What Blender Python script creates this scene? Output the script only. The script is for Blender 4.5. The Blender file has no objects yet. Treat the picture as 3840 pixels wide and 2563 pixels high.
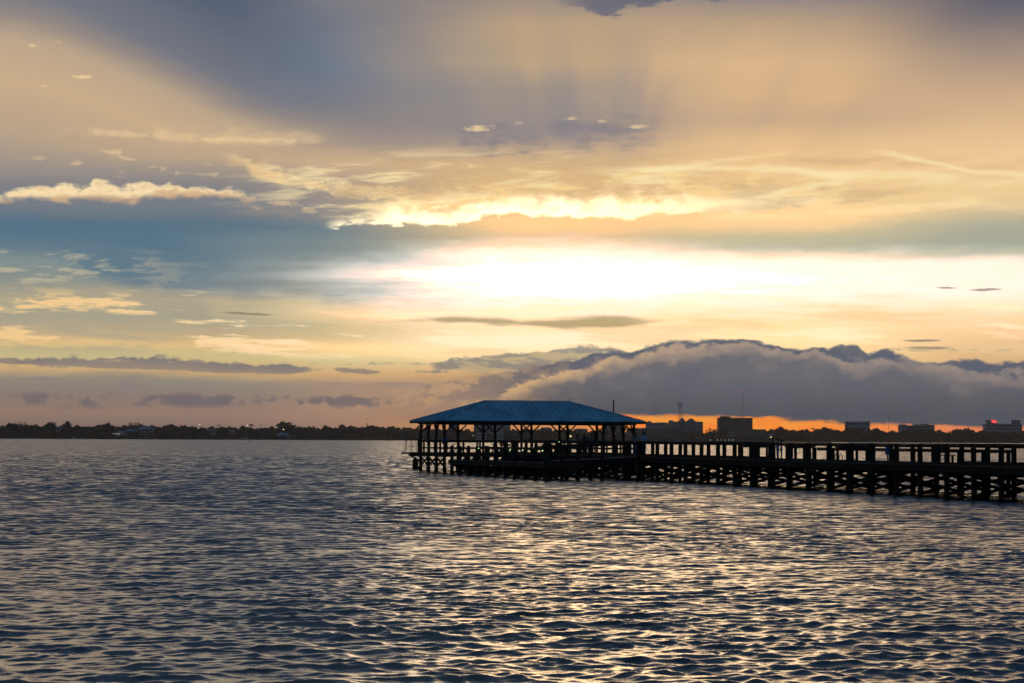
import bpy, bmesh, math, random
import numpy as np
from mathutils import Vector, Matrix

R = math.radians
scene = bpy.context.scene
col = scene.collection

# ------------------------------------------------------------------ camera
F_PX = 8000.0                      # focal length in photograph pixels
CAM_H = 2.8
cam_d = bpy.data.cameras.new('camera')
cam_d.sensor_width = 36.0
cam_d.lens = 36.0 * F_PX / 3840.0
cam_d.clip_start = 0.1
cam_d.clip_end = 60000.0
cam = bpy.data.objects.new('camera', cam_d)
col.objects.link(cam)
PITCH = math.degrees(math.atan(363.5 / F_PX))
cam.matrix_world = (Matrix.Translation((0, 0, CAM_H)) @ Matrix.Rotation(R(90 + PITCH), 4, 'X')
                    @ Matrix.Rotation(R(0.25), 4, 'Z'))
scene.camera = cam

scene.view_settings.view_transform = 'Standard'
scene.view_settings.look = 'None'
scene.view_settings.exposure = 0.0
scene.view_settings.gamma = 1.0
scene.view_settings.use_curve_mapping = False
scene.render.engine = 'CYCLES'
scene.cycles.max_bounces = 6
scene.cycles.glossy_bounces = 3
scene.cycles.diffuse_bounces = 2
scene.cycles.volume_bounces = 0
scene.cycles.use_denoising = True
scene.cycles.use_adaptive_sampling = True
scene.cycles.adaptive_threshold = 0.02
scene.cycles.adaptive_min_samples = 8
scene.cycles.sample_clamp_indirect = 6.0

# ------------------------------------------------------------------ node expressions
SUN_AZ, SUN_EL = 3.0, 4.2          # degrees: behind the bright veil over the cloud bank


def s2l(c):
    out = []
    for v in c:
        v = v / 255.0
        out.append(v / 12.92 if v <= 0.04045 else ((v + 0.055) / 1.055) ** 2.4)
    return (out[0], out[1], out[2], 1.0)


class X:
    """a value in a node tree with arithmetic"""
    nt = None

    def __init__(self, s):
        self.s = s

    def _op(self, op, *others, clamp=False):
        n = X.nt.nodes.new('ShaderNodeMath')
        n.operation = op
        n.use_clamp = clamp
        for i, v in enumerate((self,) + others):
            put(v, n.inputs[i])
        return X(n.outputs[0])

    def __add__(self, o): return self._op('ADD', o)
    __radd__ = __add__
    def __mul__(self, o): return self._op('MULTIPLY', o)
    __rmul__ = __mul__
    def __sub__(self, o): return self._op('SUBTRACT', o)
    def __rsub__(self, o): return num(o)._op('SUBTRACT', self)
    def __truediv__(self, o): return self._op('DIVIDE', o)
    def __pow__(self, o): return self._op('POWER', o)
    def max(self, o): return self._op('MAXIMUM', o)
    def min(self, o): return self._op('MINIMUM', o)
    def abs(self): return self._op('ABSOLUTE')
    def clamp(self): return self._op('ADD', 0.0, clamp=True)


def put(v, socket):
    if isinstance(v, X):
        X.nt.links.new(v.s, socket)
    else:
        socket.default_value = v


def num(v):
    n = X.nt.nodes.new('ShaderNodeValue')
    n.outputs[0].default_value = v
    return X(n.outputs[0])


def sm(v, lo, hi, a=0.0, b=1.0):
    """smooth step of v from lo to hi (lo > hi turns it round)"""
    if lo > hi:
        lo, hi, a, b = hi, lo, b, a
    n = X.nt.nodes.new('ShaderNodeMapRange')
    n.interpolation_type = 'SMOOTHSTEP'
    put(v, n.inputs[0])
    for i, q in enumerate((lo, hi, a, b)):
        n.inputs[i + 1].default_value = q
    return X(n.outputs[0])


def vec(x, y, z=0.0):
    n = X.nt.nodes.new('ShaderNodeCombineXYZ')
    for i, q in enumerate((x, y, z)):
        put(q, n.inputs[i])
    return X(n.outputs[0])


def noise(v, scale, detail=4.0, rough=0.55, dist=0.0, lac=2.0):
    n = X.nt.nodes.new('ShaderNodeTexNoise')
    n.noise_dimensions = '3D'
    put(v, n.inputs['Vector'])
    n.inputs['Scale'].default_value = scale
    n.inputs['Detail'].default_value = detail
    n.inputs['Roughness'].default_value = rough
    n.inputs['Distortion'].default_value = dist
    n.inputs['Lacunarity'].default_value = lac
    return X(n.outputs[0])


def n2(x, y, seed, scale, detail=4.0, rough=0.55, dist=0.0):
    """flat noise for the sky; seed shifts the pattern"""
    n = X.nt.nodes.new('ShaderNodeTexNoise')
    n.noise_dimensions = '2D'
    put(vec(x + seed * 3.7 if isinstance(x, X) else x, y + seed * 1.9), n.inputs['Vector'])
    n.inputs['Scale'].default_value = scale
    n.inputs['Detail'].default_value = detail
    n.inputs['Roughness'].default_value = rough
    n.inputs['Distortion'].default_value = dist
    return X(n.outputs[0])


CX0, CX1, CYS = -0.6, 4.5, 2.0


def curve(x01, pts, smooth=True):
    """y = f(x) through pts (photo thousands); x01 is the shared normalised x"""
    n = X.nt.nodes.new('ShaderNodeFloatCurve')
    m = n.mapping
    m.use_clip = False
    c = m.curves[0]
    pts = sorted(pts)
    q = [((x - CX0) / (CX1 - CX0), y / CYS) for x, y in pts]
    q = [p for p in q if 0 <= p[0] <= 1]
    if q[0][0] > 0.003: q.insert(0, (0.0, q[0][1]))
    if q[-1][0] < 0.997: q.append((1.0, q[-1][1]))
    c.points[0].location = q[0]
    c.points[1].location = q[-1]
    for p in q[1:-1]:
        c.points.new(*p)
    for p in c.points:
        p.handle_type = 'AUTO_CLAMPED' if smooth else 'VECTOR'
    m.update()
    put(x01, n.inputs['Value'])
    return X(n.outputs[0]) * CYS


def mixc(f, a, b):
    n = X.nt.nodes.new('ShaderNodeMix')
    n.data_type = 'RGBA'
    n.clamp_factor = True
    put(f, n.inputs[0])
    put(a, n.inputs[6])
    put(b, n.inputs[7])
    return X(n.outputs[2])


def addc(f, a, b, mode='ADD'):
    n = X.nt.nodes.new('ShaderNodeMix')
    n.data_type = 'RGBA'
    n.blend_type = mode
    n.clamp_factor = False
    put(f, n.inputs[0])
    put(a, n.inputs[6])
    put(b, n.inputs[7])
    return X(n.outputs[2])


RY0, RY1 = -1.0, 1.75


def ramp(t, stops):
    n = X.nt.nodes.new('ShaderNodeValToRGB')
    cr = n.color_ramp
    cr.interpolation = 'LINEAR'
    el = cr.elements
    stops = [((y - RY0) / (RY1 - RY0), s2l(c)) for y, c in stops]
    el[0].position, el[0].color = stops[0]
    el[1].position, el[1].color = stops[-1]
    for p, c in stops[1:-1]:
        e = el.new(p)
        e.color = c
    put(t, n.inputs[0])
    return X(n.outputs[0])


# ------------------------------------------------------------------ world
def build_world():
    w = bpy.data.worlds.new('World')
    scene.world = w
    w.use_nodes = True
    nt = w.node_tree
    nt.nodes.clear()
    X.nt = nt
    out = nt.nodes.new('ShaderNodeOutputWorld')
    bg = nt.nodes.new('ShaderNodeBackground')
    nt.links.new(bg.outputs[0], out.inputs[0])

    sky = nt.nodes.new('ShaderNodeTexSky')
    sky.sky_type = 'NISHITA'
    sky.sun_disc = False
    sky.sun_elevation = R(SUN_EL)
    sky.sun_rotation = R(SUN_AZ)
    sky.air_density = 1.0
    sky.dust_density = 1.5
    sky.ozone_density = 2.0
    skyc = addc(1.0, X(sky.outputs[0]), (0.05, 0.05, 0.05, 1), 'MULTIPLY')

    tc = nt.nodes.new('ShaderNodeTexCoord')
    sep = nt.nodes.new('ShaderNodeSeparateXYZ')
    nt.links.new(tc.outputs['Generated'], sep.inputs[0])
    dx, dy, dz = X(sep.outputs[0]), X(sep.outputs[1]), X(sep.outputs[2])
    K = 0.13963 * 180 / math.pi            # thousands of photo pixels per radian
    az = dx._op('ARCTAN2', dy)
    el = dz._op('ARCSINE')
    Xp = az * K + 1.92                     # horizontal sky coordinate
    Yp = 1.645 - el * K                    # vertical, growing downwards, 1.645 = horizon

    # shared noise fields
    P = vec(Xp, Yp, 0.0)
    n_soft = n2(Xp * 0.5, Yp * 2.2, 3.1, 1.6, 3, 0.5)            # broad soft streaks
    n_puff = n2(Xp, Yp * 1.7, 1.7, 11.5, 6, 0.6)                  # cumulus edges
    n_fine = n2(Xp * 0.42, Yp * 1.9, 7.7, 14.0, 5, 0.6, 0.15)    # wispy streaks
    puff = (n_puff - 0.5) * 1.35
    soft = n_soft - 0.5
    fine = (n_fine - 0.5) * 1.6

    Xw = Xp + soft * 0.25
    Yw = Yp + soft * 0.045 + fine * 0.014
    x01 = (Xp - CX0) / (CX1 - CX0)
    t = (Yw - RY0) / (RY1 - RY0)

    zen = [(-1.0, (30, 54, 84)), (-0.45, (50, 72, 100)), (-0.15, (82, 94, 115))]
    shear = sm(Xp, 0.0, 1.25, -0.09, 0.29) * sm(Yp, 0.68, 0.40) * sm(Yp, -0.5, 0.1)
    c_l = ramp((Yw - shear - RY0) / (RY1 - RY0), zen + [(0, (104, 110, 124)), (0.12, (118, 120, 130)), (0.20, (150, 139, 132)), (0.29, (190, 166, 140)), (0.44, (204, 175, 140)),
                   (0.58, (188, 164, 138)), (0.66, (156, 146, 138)), (0.72, (130, 130, 134)), (0.80, (116, 125, 135)), (0.86, (86, 114, 132)),
                   (0.95, (96, 122, 136)), (1.0, (132, 146, 146)), (1.06, (138, 146, 142)), (1.14, (178, 166, 140)), (1.2, (170, 164, 142)), (1.26, (196, 174, 138)),
                   (1.30, (224, 192, 136)), (1.345, (212, 196, 140)), (1.40, (214, 176, 124)), (1.435, (150, 142, 128)), (1.50, (148, 128, 120)), (1.56, (158, 130, 114)),
                   (1.61, (138, 114, 106)), (1.66, (118, 100, 96))])
    c_ml = ramp(t, zen + [(0, (122, 122, 130)), (0.1, (114, 120, 134)), (0.27, (108, 121, 139)), (0.38, (120, 123, 135)), (0.46, (140, 133, 133)), (0.54, (164, 148, 136)),
                   (0.61, (208, 176, 140)), (0.68, (180, 158, 138)), (0.74, (160, 148, 138)), (0.8, (150, 142, 138)), (0.86, (112, 130, 138)), (0.94, (124, 142, 146)),
                   (1.0, (176, 174, 160)), (1.05, (170, 168, 154)), (1.10, (146, 151, 143)), (1.135, (196, 178, 140)), (1.18, (248, 226, 172)), (1.22, (212, 194, 150)), (1.27, (222, 198, 146)),
                   (1.305, (250, 226, 162)), (1.345, (220, 206, 150)), (1.40, (218, 176, 124)), (1.45, (172, 146, 126)), (1.52, (184, 146, 120)), (1.6, (166, 130, 110)), (1.66, (140, 112, 98))])
    zenm = [(-1.0, (44, 66, 92)), (-0.6, (82, 96, 112)), (-0.2, (134, 127, 124))]
    c_m = ramp(t, zenm + [(0, (158, 142, 130)), (0.1, (188, 161, 131)), (0.24, (192, 165, 132)), (0.34, (164, 149, 136)), (0.5, (150, 140, 138)), (0.57, (196, 168, 138)), (0.62, (218, 182, 136)),
                   (0.7, (224, 186, 132)), (0.76, (240, 206, 148)), (0.83, (244, 210, 150)), (0.89, (226, 196, 150)), (0.92, (240, 216, 170)), (0.955, (255, 244, 216)), (1.0, (255, 252, 240)),
                   (1.12, (255, 250, 230)), (1.17, (253, 236, 190)), (1.23, (252, 232, 184)), (1.27, (255, 247, 216)), (1.33, (252, 234, 182)), (1.40, (214, 172, 122)), (1.48, (176, 142, 116)),
                   (1.55, (186, 138, 104)), (1.6, (222, 150, 88)), (1.64, (196, 128, 84))])
    c_mr = ramp(t, zenm + [(0, (148, 136, 132)), (0.1, (190, 162, 132)), (0.25, (220, 182, 140)), (0.36, (221, 182, 138)), (0.46, (206, 172, 138)), (0.55, (232, 192, 142)), (0.65, (243, 202, 146)),
                   (0.77, (248, 216, 156)), (0.83, (240, 210, 156)), (0.89, (204, 192, 156)), (0.925, (196, 190, 160)), (0.965, (246, 234, 202)), (1.0, (255, 252, 242)), (1.1, (255, 248, 230)),
                   (1.16, (248, 228, 178)), (1.22, (250, 228, 176)), (1.28, (252, 234, 180)), (1.36, (240, 206, 146)), (1.5, (220, 160, 100)), (1.57, (252, 158, 62)), (1.60, (255, 148, 58)), (1.64, (240, 124, 62))])
    c_r = ramp(t, zen + [(0, (94, 94, 108)), (0.1, (118, 111, 116)), (0.25, (172, 149, 130)), (0.4, (212, 176, 140)), (0.55, (233, 195, 148)), (0.65, (243, 205, 154)), (0.75, (240, 208, 152)),
                   (0.8, (222, 198, 154)), (0.86, (180, 177, 154)), (0.93, (164, 170, 155)), (0.965, (206, 200, 172)), (1.0, (254, 248, 228)), (1.11, (255, 248, 222)), (1.17, (244, 222, 174)),
                   (1.25, (240, 210, 160)), (1.32, (226, 190, 140)), (1.5, (190, 140, 110)), (1.58, (228, 138, 96)), (1.61, (236, 132, 86)), (1.65, (214, 114, 82))])
    c = mixc(sm(Xw, 0.75, 1.35), c_l, c_ml)
    c = mixc(sm(Xw, 1.15, 1.95), c, c_m)
    c = mixc(sm(Xw, 2.1, 2.9), c, c_mr)
    c = mixc(sm(Xw, 2.95, 3.75), c, c_r)

    # ---- shafts of light and shade fanning out of the bank, in the high veil
    ang = (Xp - 2.2)._op('ARCTAN2', 1.22 - Yp)
    n_ray = n2(ang * 5.0, Yp * 0.3, 0.0, 1.3, 2, 0.5) - 0.5
    n_ray2 = n2(ang * 2.0, Yp * 0.6, 5.0, 1.6, 2, 0.5) - 0.5
    raymask = sm(Yp, 0.75, 0.35) * sm(Yp, -1.2, 0.0) * sm(Xp, 0.7, 1.7)
    c = addc(raymask * (n_ray * 0.26 + n_ray2 * 0.24 + soft * 0.2 - 0.01), c, (1.0, 0.78, 0.56, 1.0), 'SOFT_LIGHT')
    rsoft = (sm(n_ray2 + n_ray * 0.4, 0.02, -0.16) * raymask * sm(Xp, 0.9, 1.6) * sm(Xp, 3.6, 2.4) * sm(Yp, 0.05, 0.4))
    c = mixc(rsoft * 0.3, c, s2l((140, 136, 140)))

    # ---- the teal veil edge and slanted lit wedge of the left sky
    veil_top = curve(x01, [(-0.6, 0.80), (0, 0.835), (0.6, 0.85), (1.3, 0.868), (1.9, 0.875), (2.6, 0.90), (3.2, 0.865), (4.5, 0.82)])
    veil_bot = curve(x01, [(-0.6, 0.98), (0.0, 0.95), (0.15, 0.965), (0.3, 1.02), (0.5, 1.09), (0.75, 1.12), (1.0, 1.115), (1.1, 1.06), (1.25, 0.99), (1.5, 0.94), (1.9, 0.92), (2.4, 0.945), (2.9, 0.965), (3.84, 0.985), (4.5, 1.0)])
    wv = fine * 0.03 + soft * 0.04
    veil = sm(Yp + wv - veil_top, -0.02, 0.05) * sm(veil_bot - Yp - wv, -0.03, 0.035)
    veil_col = mixc(sm(Xp, 0.5, 2.2), s2l((86, 118, 138)), s2l((188, 180, 150)))
    veil_col = mixc(sm(soft, -0.12, 0.15) * 0.35, veil_col, s2l((150, 152, 146)))
    c = mixc(veil * sm(Xp, 1.9, 0.6, 0.22, 0.88), c, veil_col)

    # ---- the bright opening above the bank (brighter than the film can hold)
    o_top = curve(x01, [(0.75, 1.045), (1.0, 1.02), (1.25, 0.985), (1.6, 0.945), (2.0, 0.925), (2.5, 0.95), (3.0, 0.975), (3.84, 0.99), (4.5, 1.0)])
    o_bot = curve(x01, [(0.75, 1.04), (1.0, 1.055), (1.4, 1.12), (1.9, 1.155), (2.4, 1.15), (3.0, 1.13), (3.84, 1.12), (4.5, 1.10)])
    n_op = n2(Xp * 0.16, Yp * 3.4, 21.0, 5.0, 3, 0.55) - 0.5
    wo = fine * 0.05 + soft * 0.02 + n_op * 0.10
    opening = sm(Yp - o_top + wo * 0.8, -0.08, 0.11) * sm(o_bot - Yp + wo * 1.4, -0.12, 0.11) * sm(Xp + n_op * 0.5, 0.55, 1.9) * sm(Xp, 4.8, 2.6, 0.45, 1.0)
    c = mixc(opening * sm(n_op + fine * 0.4, -0.25, 0.12, 0.7, 0.98), c, s2l((255, 253, 247)))

    # ---- thin grey-gold sheets below the opening
    n_sh = n2(Xp * 0.30, Yp * 3.0 - Xp * 0.12, 2.0, 4.6, 5, 0.6) - 0.5 + fine * 0.35 * sm(Xp, 2.0, 0.4)
    sheet_zone = sm(Yp, 1.08, 1.15) * sm(Yp, 1.37, 1.31)
    c = mixc(sm(n_sh, 0.02, 0.16) * sheet_zone * 0.55, c, mixc(sm(Xp, 0.3, 1.6), s2l((172, 164, 142)), s2l((232, 206, 154))))
    c = mixc(sm(n_sh, -0.03, -0.16) * sheet_zone * 0.8, c, mixc(sm(Xp, 0.2, 1.6), s2l((246, 212, 150)), s2l((255, 244, 206))))
    low_zone = sm(Yp, 0.94, 1.0) * sm(Yp, 1.16, 1.05) * sm(Xp, 1.0, 0.1)
    c = mixc(sm(n_sh + fine * 0.6, 0.0, 0.2) * low_zone * 0.7, c, s2l((196, 186, 156)))
    bar_top = curve(x01, [(1.35, 1.21), (1.7, 1.192), (2.0, 1.20), (2.3, 1.187), (2.45, 1.195), (2.6, 1.205)])
    bar_bot = curve(x01, [(1.35, 1.208), (1.7, 1.212), (1.95, 1.222), (2.2, 1.232), (2.4, 1.218), (2.6, 1.203)])
    c = mixc(sm(Yp - bar_top + fine * 0.02, -0.012, 0.012) * sm(bar_bot - Yp + fine * 0.02, -0.008, 0.01) * sm(Xp, 1.3, 1.7) * sm(Xp, 2.65, 2.3) * 0.85, c, s2l((186, 158, 112)))
    # small dark lens clouds
    for (lx, ly, lw, lh) in ((0.93, 1.184, 0.10, 0.006), (3.67, 1.093, 0.06, 0.005), (3.53, 1.084, 0.045, 0.003), (3.44, 1.278, 0.07, 0.006), (3.46, 1.305, 0.08, 0.005)):
        d = ((Xp - lx) / lw) ** 2.0 + ((Yp - ly + fine * 0.012) / lh) ** 2.0
        c = mixc(sm(d, 1.4, 0.3) * 0.75, c, s2l((140, 124, 108)))

    # ---- golden streak cloud with its blazing lower edge
    n_g = n2(Xp * 0.55 + Yp * 0.5, Yp * 1.9 - Xp * 0.12, 4.4, 7.0, 6, 0.64) - 0.5
    lit = sm(n_g + puff * 0.2, -0.12, 0.10)
    g_bot = curve(x01, [(1.15, 0.862), (1.25, 0.855), (1.45, 0.845), (1.6, 0.846), (1.74, 0.838), (1.84, 0.812), (2.0, 0.816), (2.3, 0.812),
                        (2.7, 0.80), (3.0, 0.787), (3.2, 0.78), (3.5, 0.80), (4.5, 0.78)])
    g_top = curve(x01, [(1.15, 0.855), (1.3, 0.825), (1.42, 0.79), (1.5, 0.73), (1.65, 0.715), (1.8, 0.70), (2.1, 0.67), (2.5, 0.63), (2.9, 0.655), (3.3, 0.69), (3.8, 0.72), (4.5, 0.70)])
    gin = sm(Yp - g_top + puff * 0.06 + n_g * 0.14, -0.03, 0.07) * sm(g_bot - Yp + puff * 0.045 + fine * 0.03, -0.006, 0.014) * sm(Xp, 1.18, 1.3) * sm(Xp + n_g * 0.6, 3.5, 2.8)
    edge = sm(g_bot - Yp + puff * 0.12 + n_g * 0.16, 0.11, 0.0)
    gcol = mixc(lit, s2l((204, 166, 120)), s2l((250, 214, 150)))
    gcol = mixc((edge * 0.55 + lit * edge * 0.6) * sm(Xp, 3.3, 2.2, 0.5, 1.0), gcol, s2l((255, 244, 200)))
    c = mixc(gin * sm(lit + edge, 0.1, 0.7, 0.25, 0.95), c, gcol)
    h_mid = curve(x01, [(0.82, 0.608), (0.92, 0.63), (1.0, 0.655), (1.1, 0.69), (1.25, 0.718), (1.45, 0.73), (1.7, 0.735), (2.0, 0.73)])
    hd = (Yp - h_mid + puff * 0.06 + n_g * 0.07).abs()
    hm = sm(hd - sm(Xp, 0.8, 1.25) * 0.012, 0.026, 0.0) * sm(fine + puff, 0.3, -0.2, 0.45, 1.0) * sm(Xp, 0.82, 0.92) * sm(Xp, 1.95, 1.5)
    c = mixc(hm * 0.9, c, mixc(lit, s2l((236, 196, 142)), s2l((255, 230, 172))))

    # thin layered streaks through the whole golden layer
    n_st = n2(Xp * 0.34 - Yp * 0.25, Yp * 2.7 + Xp * 0.16, 31.0, 6.0, 5, 0.6) - 0.5
    st_z = sm(Yp, 0.54, 0.64) * sm(Yp, 0.86, 0.78) * sm(Xp, 0.7, 1.3) * sm(Xp, 4.4, 3.0)
    c = mixc(sm(n_st, 0.01, 0.18) * st_z * 0.72, c, s2l((255, 232, 176)))
    c = mixc(sm(n_st, -0.03, -0.20) * st_z * 0.5, c, s2l((204, 168, 126)))
    # wispy diagonals to the right of it
    d1 = Yp - curve(x01, [(2.2, 0.64), (2.6, 0.63), (3.0, 0.648), (3.3, 0.685)]) + fine * 0.03
    d2 = Yp - curve(x01, [(3.2, 0.575), (3.45, 0.62), (3.65, 0.665), (3.84, 0.675), (4.5, 0.68)]) + fine * 0.025
    d3 = Yp - curve(x01, [(2.75, 0.755), (2.95, 0.72), (3.1, 0.695), (3.2, 0.682), (3.3, 0.675)]) + fine * 0.025
    wis = (sm(d1.abs(), 0.022, 0.004) * sm(Xp, 2.1, 2.5) * sm(Xp, 3.35, 3.1)).max(sm(d2.abs(), 0.016, 0.003) * sm(Xp, 3.2, 3.4)).max(
        sm(d3.abs(), 0.016, 0.003) * sm(Xp, 2.75, 2.9) * sm(Xp, 3.28, 3.15))
    c = mixc(wis * 0.6, c, s2l((255, 232, 178)))

    # ---- cumulus streaks in the left sky
    a_top = curve(x01, [(-0.6, 0.78), (-0.05, 0.755), (0.05, 0.748), (0.13, 0.742), (0.22, 0.728), (0.28, 0.708), (0.32, 0.722), (0.38, 0.698), (0.47, 0.708), (0.6, 0.708), (0.72, 0.722), (0.85, 0.728), (0.95, 0.742), (1.0, 0.757)])
    a_bot = curve(x01, [(-0.6, 0.795), (0.0, 0.797), (0.1, 0.786), (0.25, 0.78), (0.4, 0.772), (0.5, 0.778), (0.55, 0.765), (0.7, 0.755), (0.85, 0.757), (0.95, 0.762), (1.0, 0.757)])
    am = sm(Yp - a_top + puff * 0.075, -0.006, 0.018) * sm(a_bot - Yp + puff * 0.05 + fine * 0.03, -0.012, 0.020) * sm(Xp, 1.01, 0.93) * sm(Xp, -0.5, -0.1)
    acol = mixc(sm(Yp - a_bot + puff * 0.06 + fine * 0.02, -0.030, 0.004), s2l((255, 228, 178)), s2l((214, 176, 136)))
    acol = mixc(sm(puff + fine * 0.6, 0.02, 0.24) * 0.45, acol, s2l((226, 188, 144)))
    c = mixc(am * 0.93, c, acol)
    b_top = curve(x01, [(0.2, 0.535), (0.33, 0.51), (0.5, 0.512), (0.75, 0.508), (0.95, 0.505), (1.08, 0.505), (1.15, 0.52), (1.26, 0.532)])
    b_bot = curve(x01, [(0.2, 0.535), (0.4, 0.54), (0.6, 0.55), (0.85, 0.556), (1.1, 0.556), (1.2, 0.545), (1.26, 0.533)])
    bm = sm(Yp - b_top + puff * 0.09 + fine * 0.05, -0.012, 0.04) * sm(b_bot - Yp + puff * 0.04 + fine * 0.03, -0.008, 0.016) * sm(Xp, 0.2, 0.3) * sm(Xp, 1.27, 1.15)
    c = mixc(bm * sm(fine + puff * 0.5, 0.2, -0.15, 0.3, 0.75), c, s2l((246, 212, 160)))
    # scattered fragments
    frag_z = (sm(Yp, 0.56, 0.60) * sm(Yp, 0.70, 0.66) * sm(Xp, 0.0, 0.3) * sm(Xp, 1.1, 0.8)).max(
        sm(Yp, 0.74, 0.77) * sm(Yp, 0.84, 0.80) * sm(Xp, 0.9, 1.0) * sm(Xp, 1.25, 1.12)).max(
        sm(Yp, 0.55, 0.58) * sm(Yp, 0.68, 0.63) * sm(Xp, 1.5, 1.7) * sm(Xp, 2.0, 1.85))
    c = mixc(sm(fine * 0.9 + puff * 0.7, 0.14, 0.36) * frag_z * 0.45, c, s2l((248, 214, 162)))
    for (lx, ly, lw, lh) in ((0.305, 0.326, 0.03, 0.007), (0.23, 0.207, 0.022, 0.011), (0.18, 0.367, 0.014, 0.006), (0.135, 0.222, 0.014, 0.004), (0.85, 0.48, 0.02, 0.005)):
        d = ((Xp - lx) / lw) ** 2.0 + ((Yp - ly) / lh) ** 2.0
        c = mixc(sm(d + puff * 6.0 + fine * 3.0, 1.5, -0.8) * 0.65, c, s2l((246, 212, 160)))

    # ---- small dark clouds with lit tops
    k1 = ((Xp - 1.88) / 0.20) ** 2.0 + ((Yp - 0.528) / 0.05) ** 2.0
    k2 = ((Xp - 2.27) / 0.22) ** 2.0 + ((Yp - 0.505) / 0.065) ** 2.0
    kd = (sm(k1 + puff * 3.5 + fine * 3, 1.5, -1.2)).max(sm(k2 + puff * 3.0 + fine * 3, 1.5, -1.2) * 0.75)
    c = mixc(kd * 0.68, c, s2l((118, 118, 132)))
    for (lx, ly, lw, lh) in ((1.737, 0.468, 0.018, 0.009), (1.80, 0.490, 0.028, 0.009), (1.95, 0.47, 0.018, 0.007), (2.0, 0.462, 0.016, 0.008), (2.18, 0.446, 0.042, 0.005), (2.27, 0.453, 0.028, 0.007), (2.38, 0.476, 0.04, 0.005)):
        d = ((Xp - lx) / lw) ** 2.0 + ((Yp - ly) / lh) ** 2.0
        c = mixc(sm(d * 0.6 + puff * 9.0 + fine * 7.0, 1.2, -2.2) * 0.7, c, s2l((250, 216, 164)))
    # dark cloud passing overhead
    t_bot = curve(x01, [(1.9, -0.03), (2.1, 0.03), (2.17, 0.06), (2.3, 0.068), (2.36, 0.05), (2.5, 0.02), (2.7, 0.012), (3.0, -0.01), (3.4, -0.10)])
    tm = sm(t_bot - Yp + puff * 0.05 + fine * 0.05, -0.006, 0.02) * sm(Xp, 2.0, 2.25) * sm(Xp, 3.3, 2.6) * sm(Yp, -0.5, -0.1)
    c = mixc(tm * 0.85, c, s2l((98, 102, 120)))

    # ---- long dark cloud line low in the left sky
    l_top = curve(x01, [(-0.6, 1.36), (-0.02, 1.36), (0.01, 1.345), (0.07, 1.35), (0.12, 1.362), (0.25, 1.353), (0.45, 1.353), (0.65, 1.355), (0.8, 1.365), (1.0, 1.372), (1.12, 1.377), (1.21, 1.392)])
    l_bot = curve(x01, [(-0.6, 1.385), (0, 1.382), (0.2, 1.387), (0.5, 1.397), (0.8, 1.406), (1.05, 1.41), (1.15, 1.404), (1.21, 1.394)])
    lm = sm(Yp - l_top + puff * 0.05, -0.003, 0.008) * sm(l_bot - Yp + puff * 0.012, -0.003, 0.006) * sm(Xp, 1.22, 1.12)
    c = mixc(lm * 0.92, c, mixc(sm(Yp - l_top, 0.0, 0.04), s2l((124, 118, 122)), s2l((152, 136, 124))))
    m_top = curve(x01, [(1.22, 1.392), (1.27, 1.384), (1.33, 1.386), (1.4, 1.393), (1.49, 1.397)])
    m_bot = curve(x01, [(1.22, 1.39), (1.3, 1.402), (1.4, 1.404), (1.49, 1.399)])
    c = mixc(sm(Yp - m_top + puff * 0.03, -0.003, 0.006) * sm(m_bot - Yp + puff * 0.02, -0.003, 0.005) * 0.8, c, s2l((140, 126, 122)))
    # haze bars and broken low cumulus
    n_bar = n2(Xp * 0.35, Yp * 3.2, 9.0, 6.0, 3, 0.5) - 0.5
    barz = sm(Yp, 1.40, 1.425) * sm(Yp, 1.50, 1.46) * sm(Xp, 2.0, 1.5)
    c = mixc(sm(n_bar, 0.0, 0.12) * barz * 0.5, c, s2l((142, 130, 130)))
    n_low = n2(Xp * 0.8, Yp * 1.1, 12.3, 7.0, 3, 0.5) - 0.5
    lowz = sm(Yp, 1.470, 1.50) * sm(Yp, 1.56, 1.515) * sm(Xp, -0.3, 0.3) * sm(Xp, 2.0, 1.4)
    c = mixc(sm(n_low * 1.1 + puff * 1.0 + lowz * 0.22, 0.15, 0.34) * lowz * 0.8, c, s2l((110, 104, 110)))

    # ---- grey wedge ahead of the bank
    w_top = curve(x01, [(1.56, 1.366), (1.66, 1.352), (1.8, 1.335), (1.95, 1.322), (2.1, 1.31), (2.2, 1.294), (2.27, 1.298), (2.36, 1.31)])
    w_bot = curve(x01, [(1.56, 1.366), (1.66, 1.388), (1.85, 1.398), (2.05, 1.385), (2.2, 1.345), (2.36, 1.312)])
    wm = sm(Yp - w_top + puff * 0.04 + fine * 0.02, -0.004, 0.01) * sm(w_bot - Yp + puff * 0.03, -0.01, 0.012)
    c = mixc(wm * 0.85, c, mixc(sm(fine, -0.1, 0.12), s2l((134, 128, 126)), s2l((190, 168, 132))))

    # ---- the great shelf of cloud
    crest = curve(x01, [(1.2, 1.52), (1.35, 1.49), (1.5, 1.455), (1.62, 1.435), (1.75, 1.412), (1.9, 1.392), (2.0, 1.372), (2.2, 1.33), (2.4, 1.302), (2.52, 1.282), (2.65, 1.27), (2.75, 1.268), (2.85, 1.278),
                        (2.92, 1.294), (3.02, 1.30), (3.10, 1.304), (3.15, 1.294), (3.2, 1.296), (3.25, 1.318), (3.29, 1.312), (3.34, 1.318), (3.4, 1.338), (3.48, 1.356), (3.54, 1.345), (3.62, 1.344), (3.7, 1.36), (3.8, 1.352), (4.1, 1.36), (4.5, 1.38)])
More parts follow.
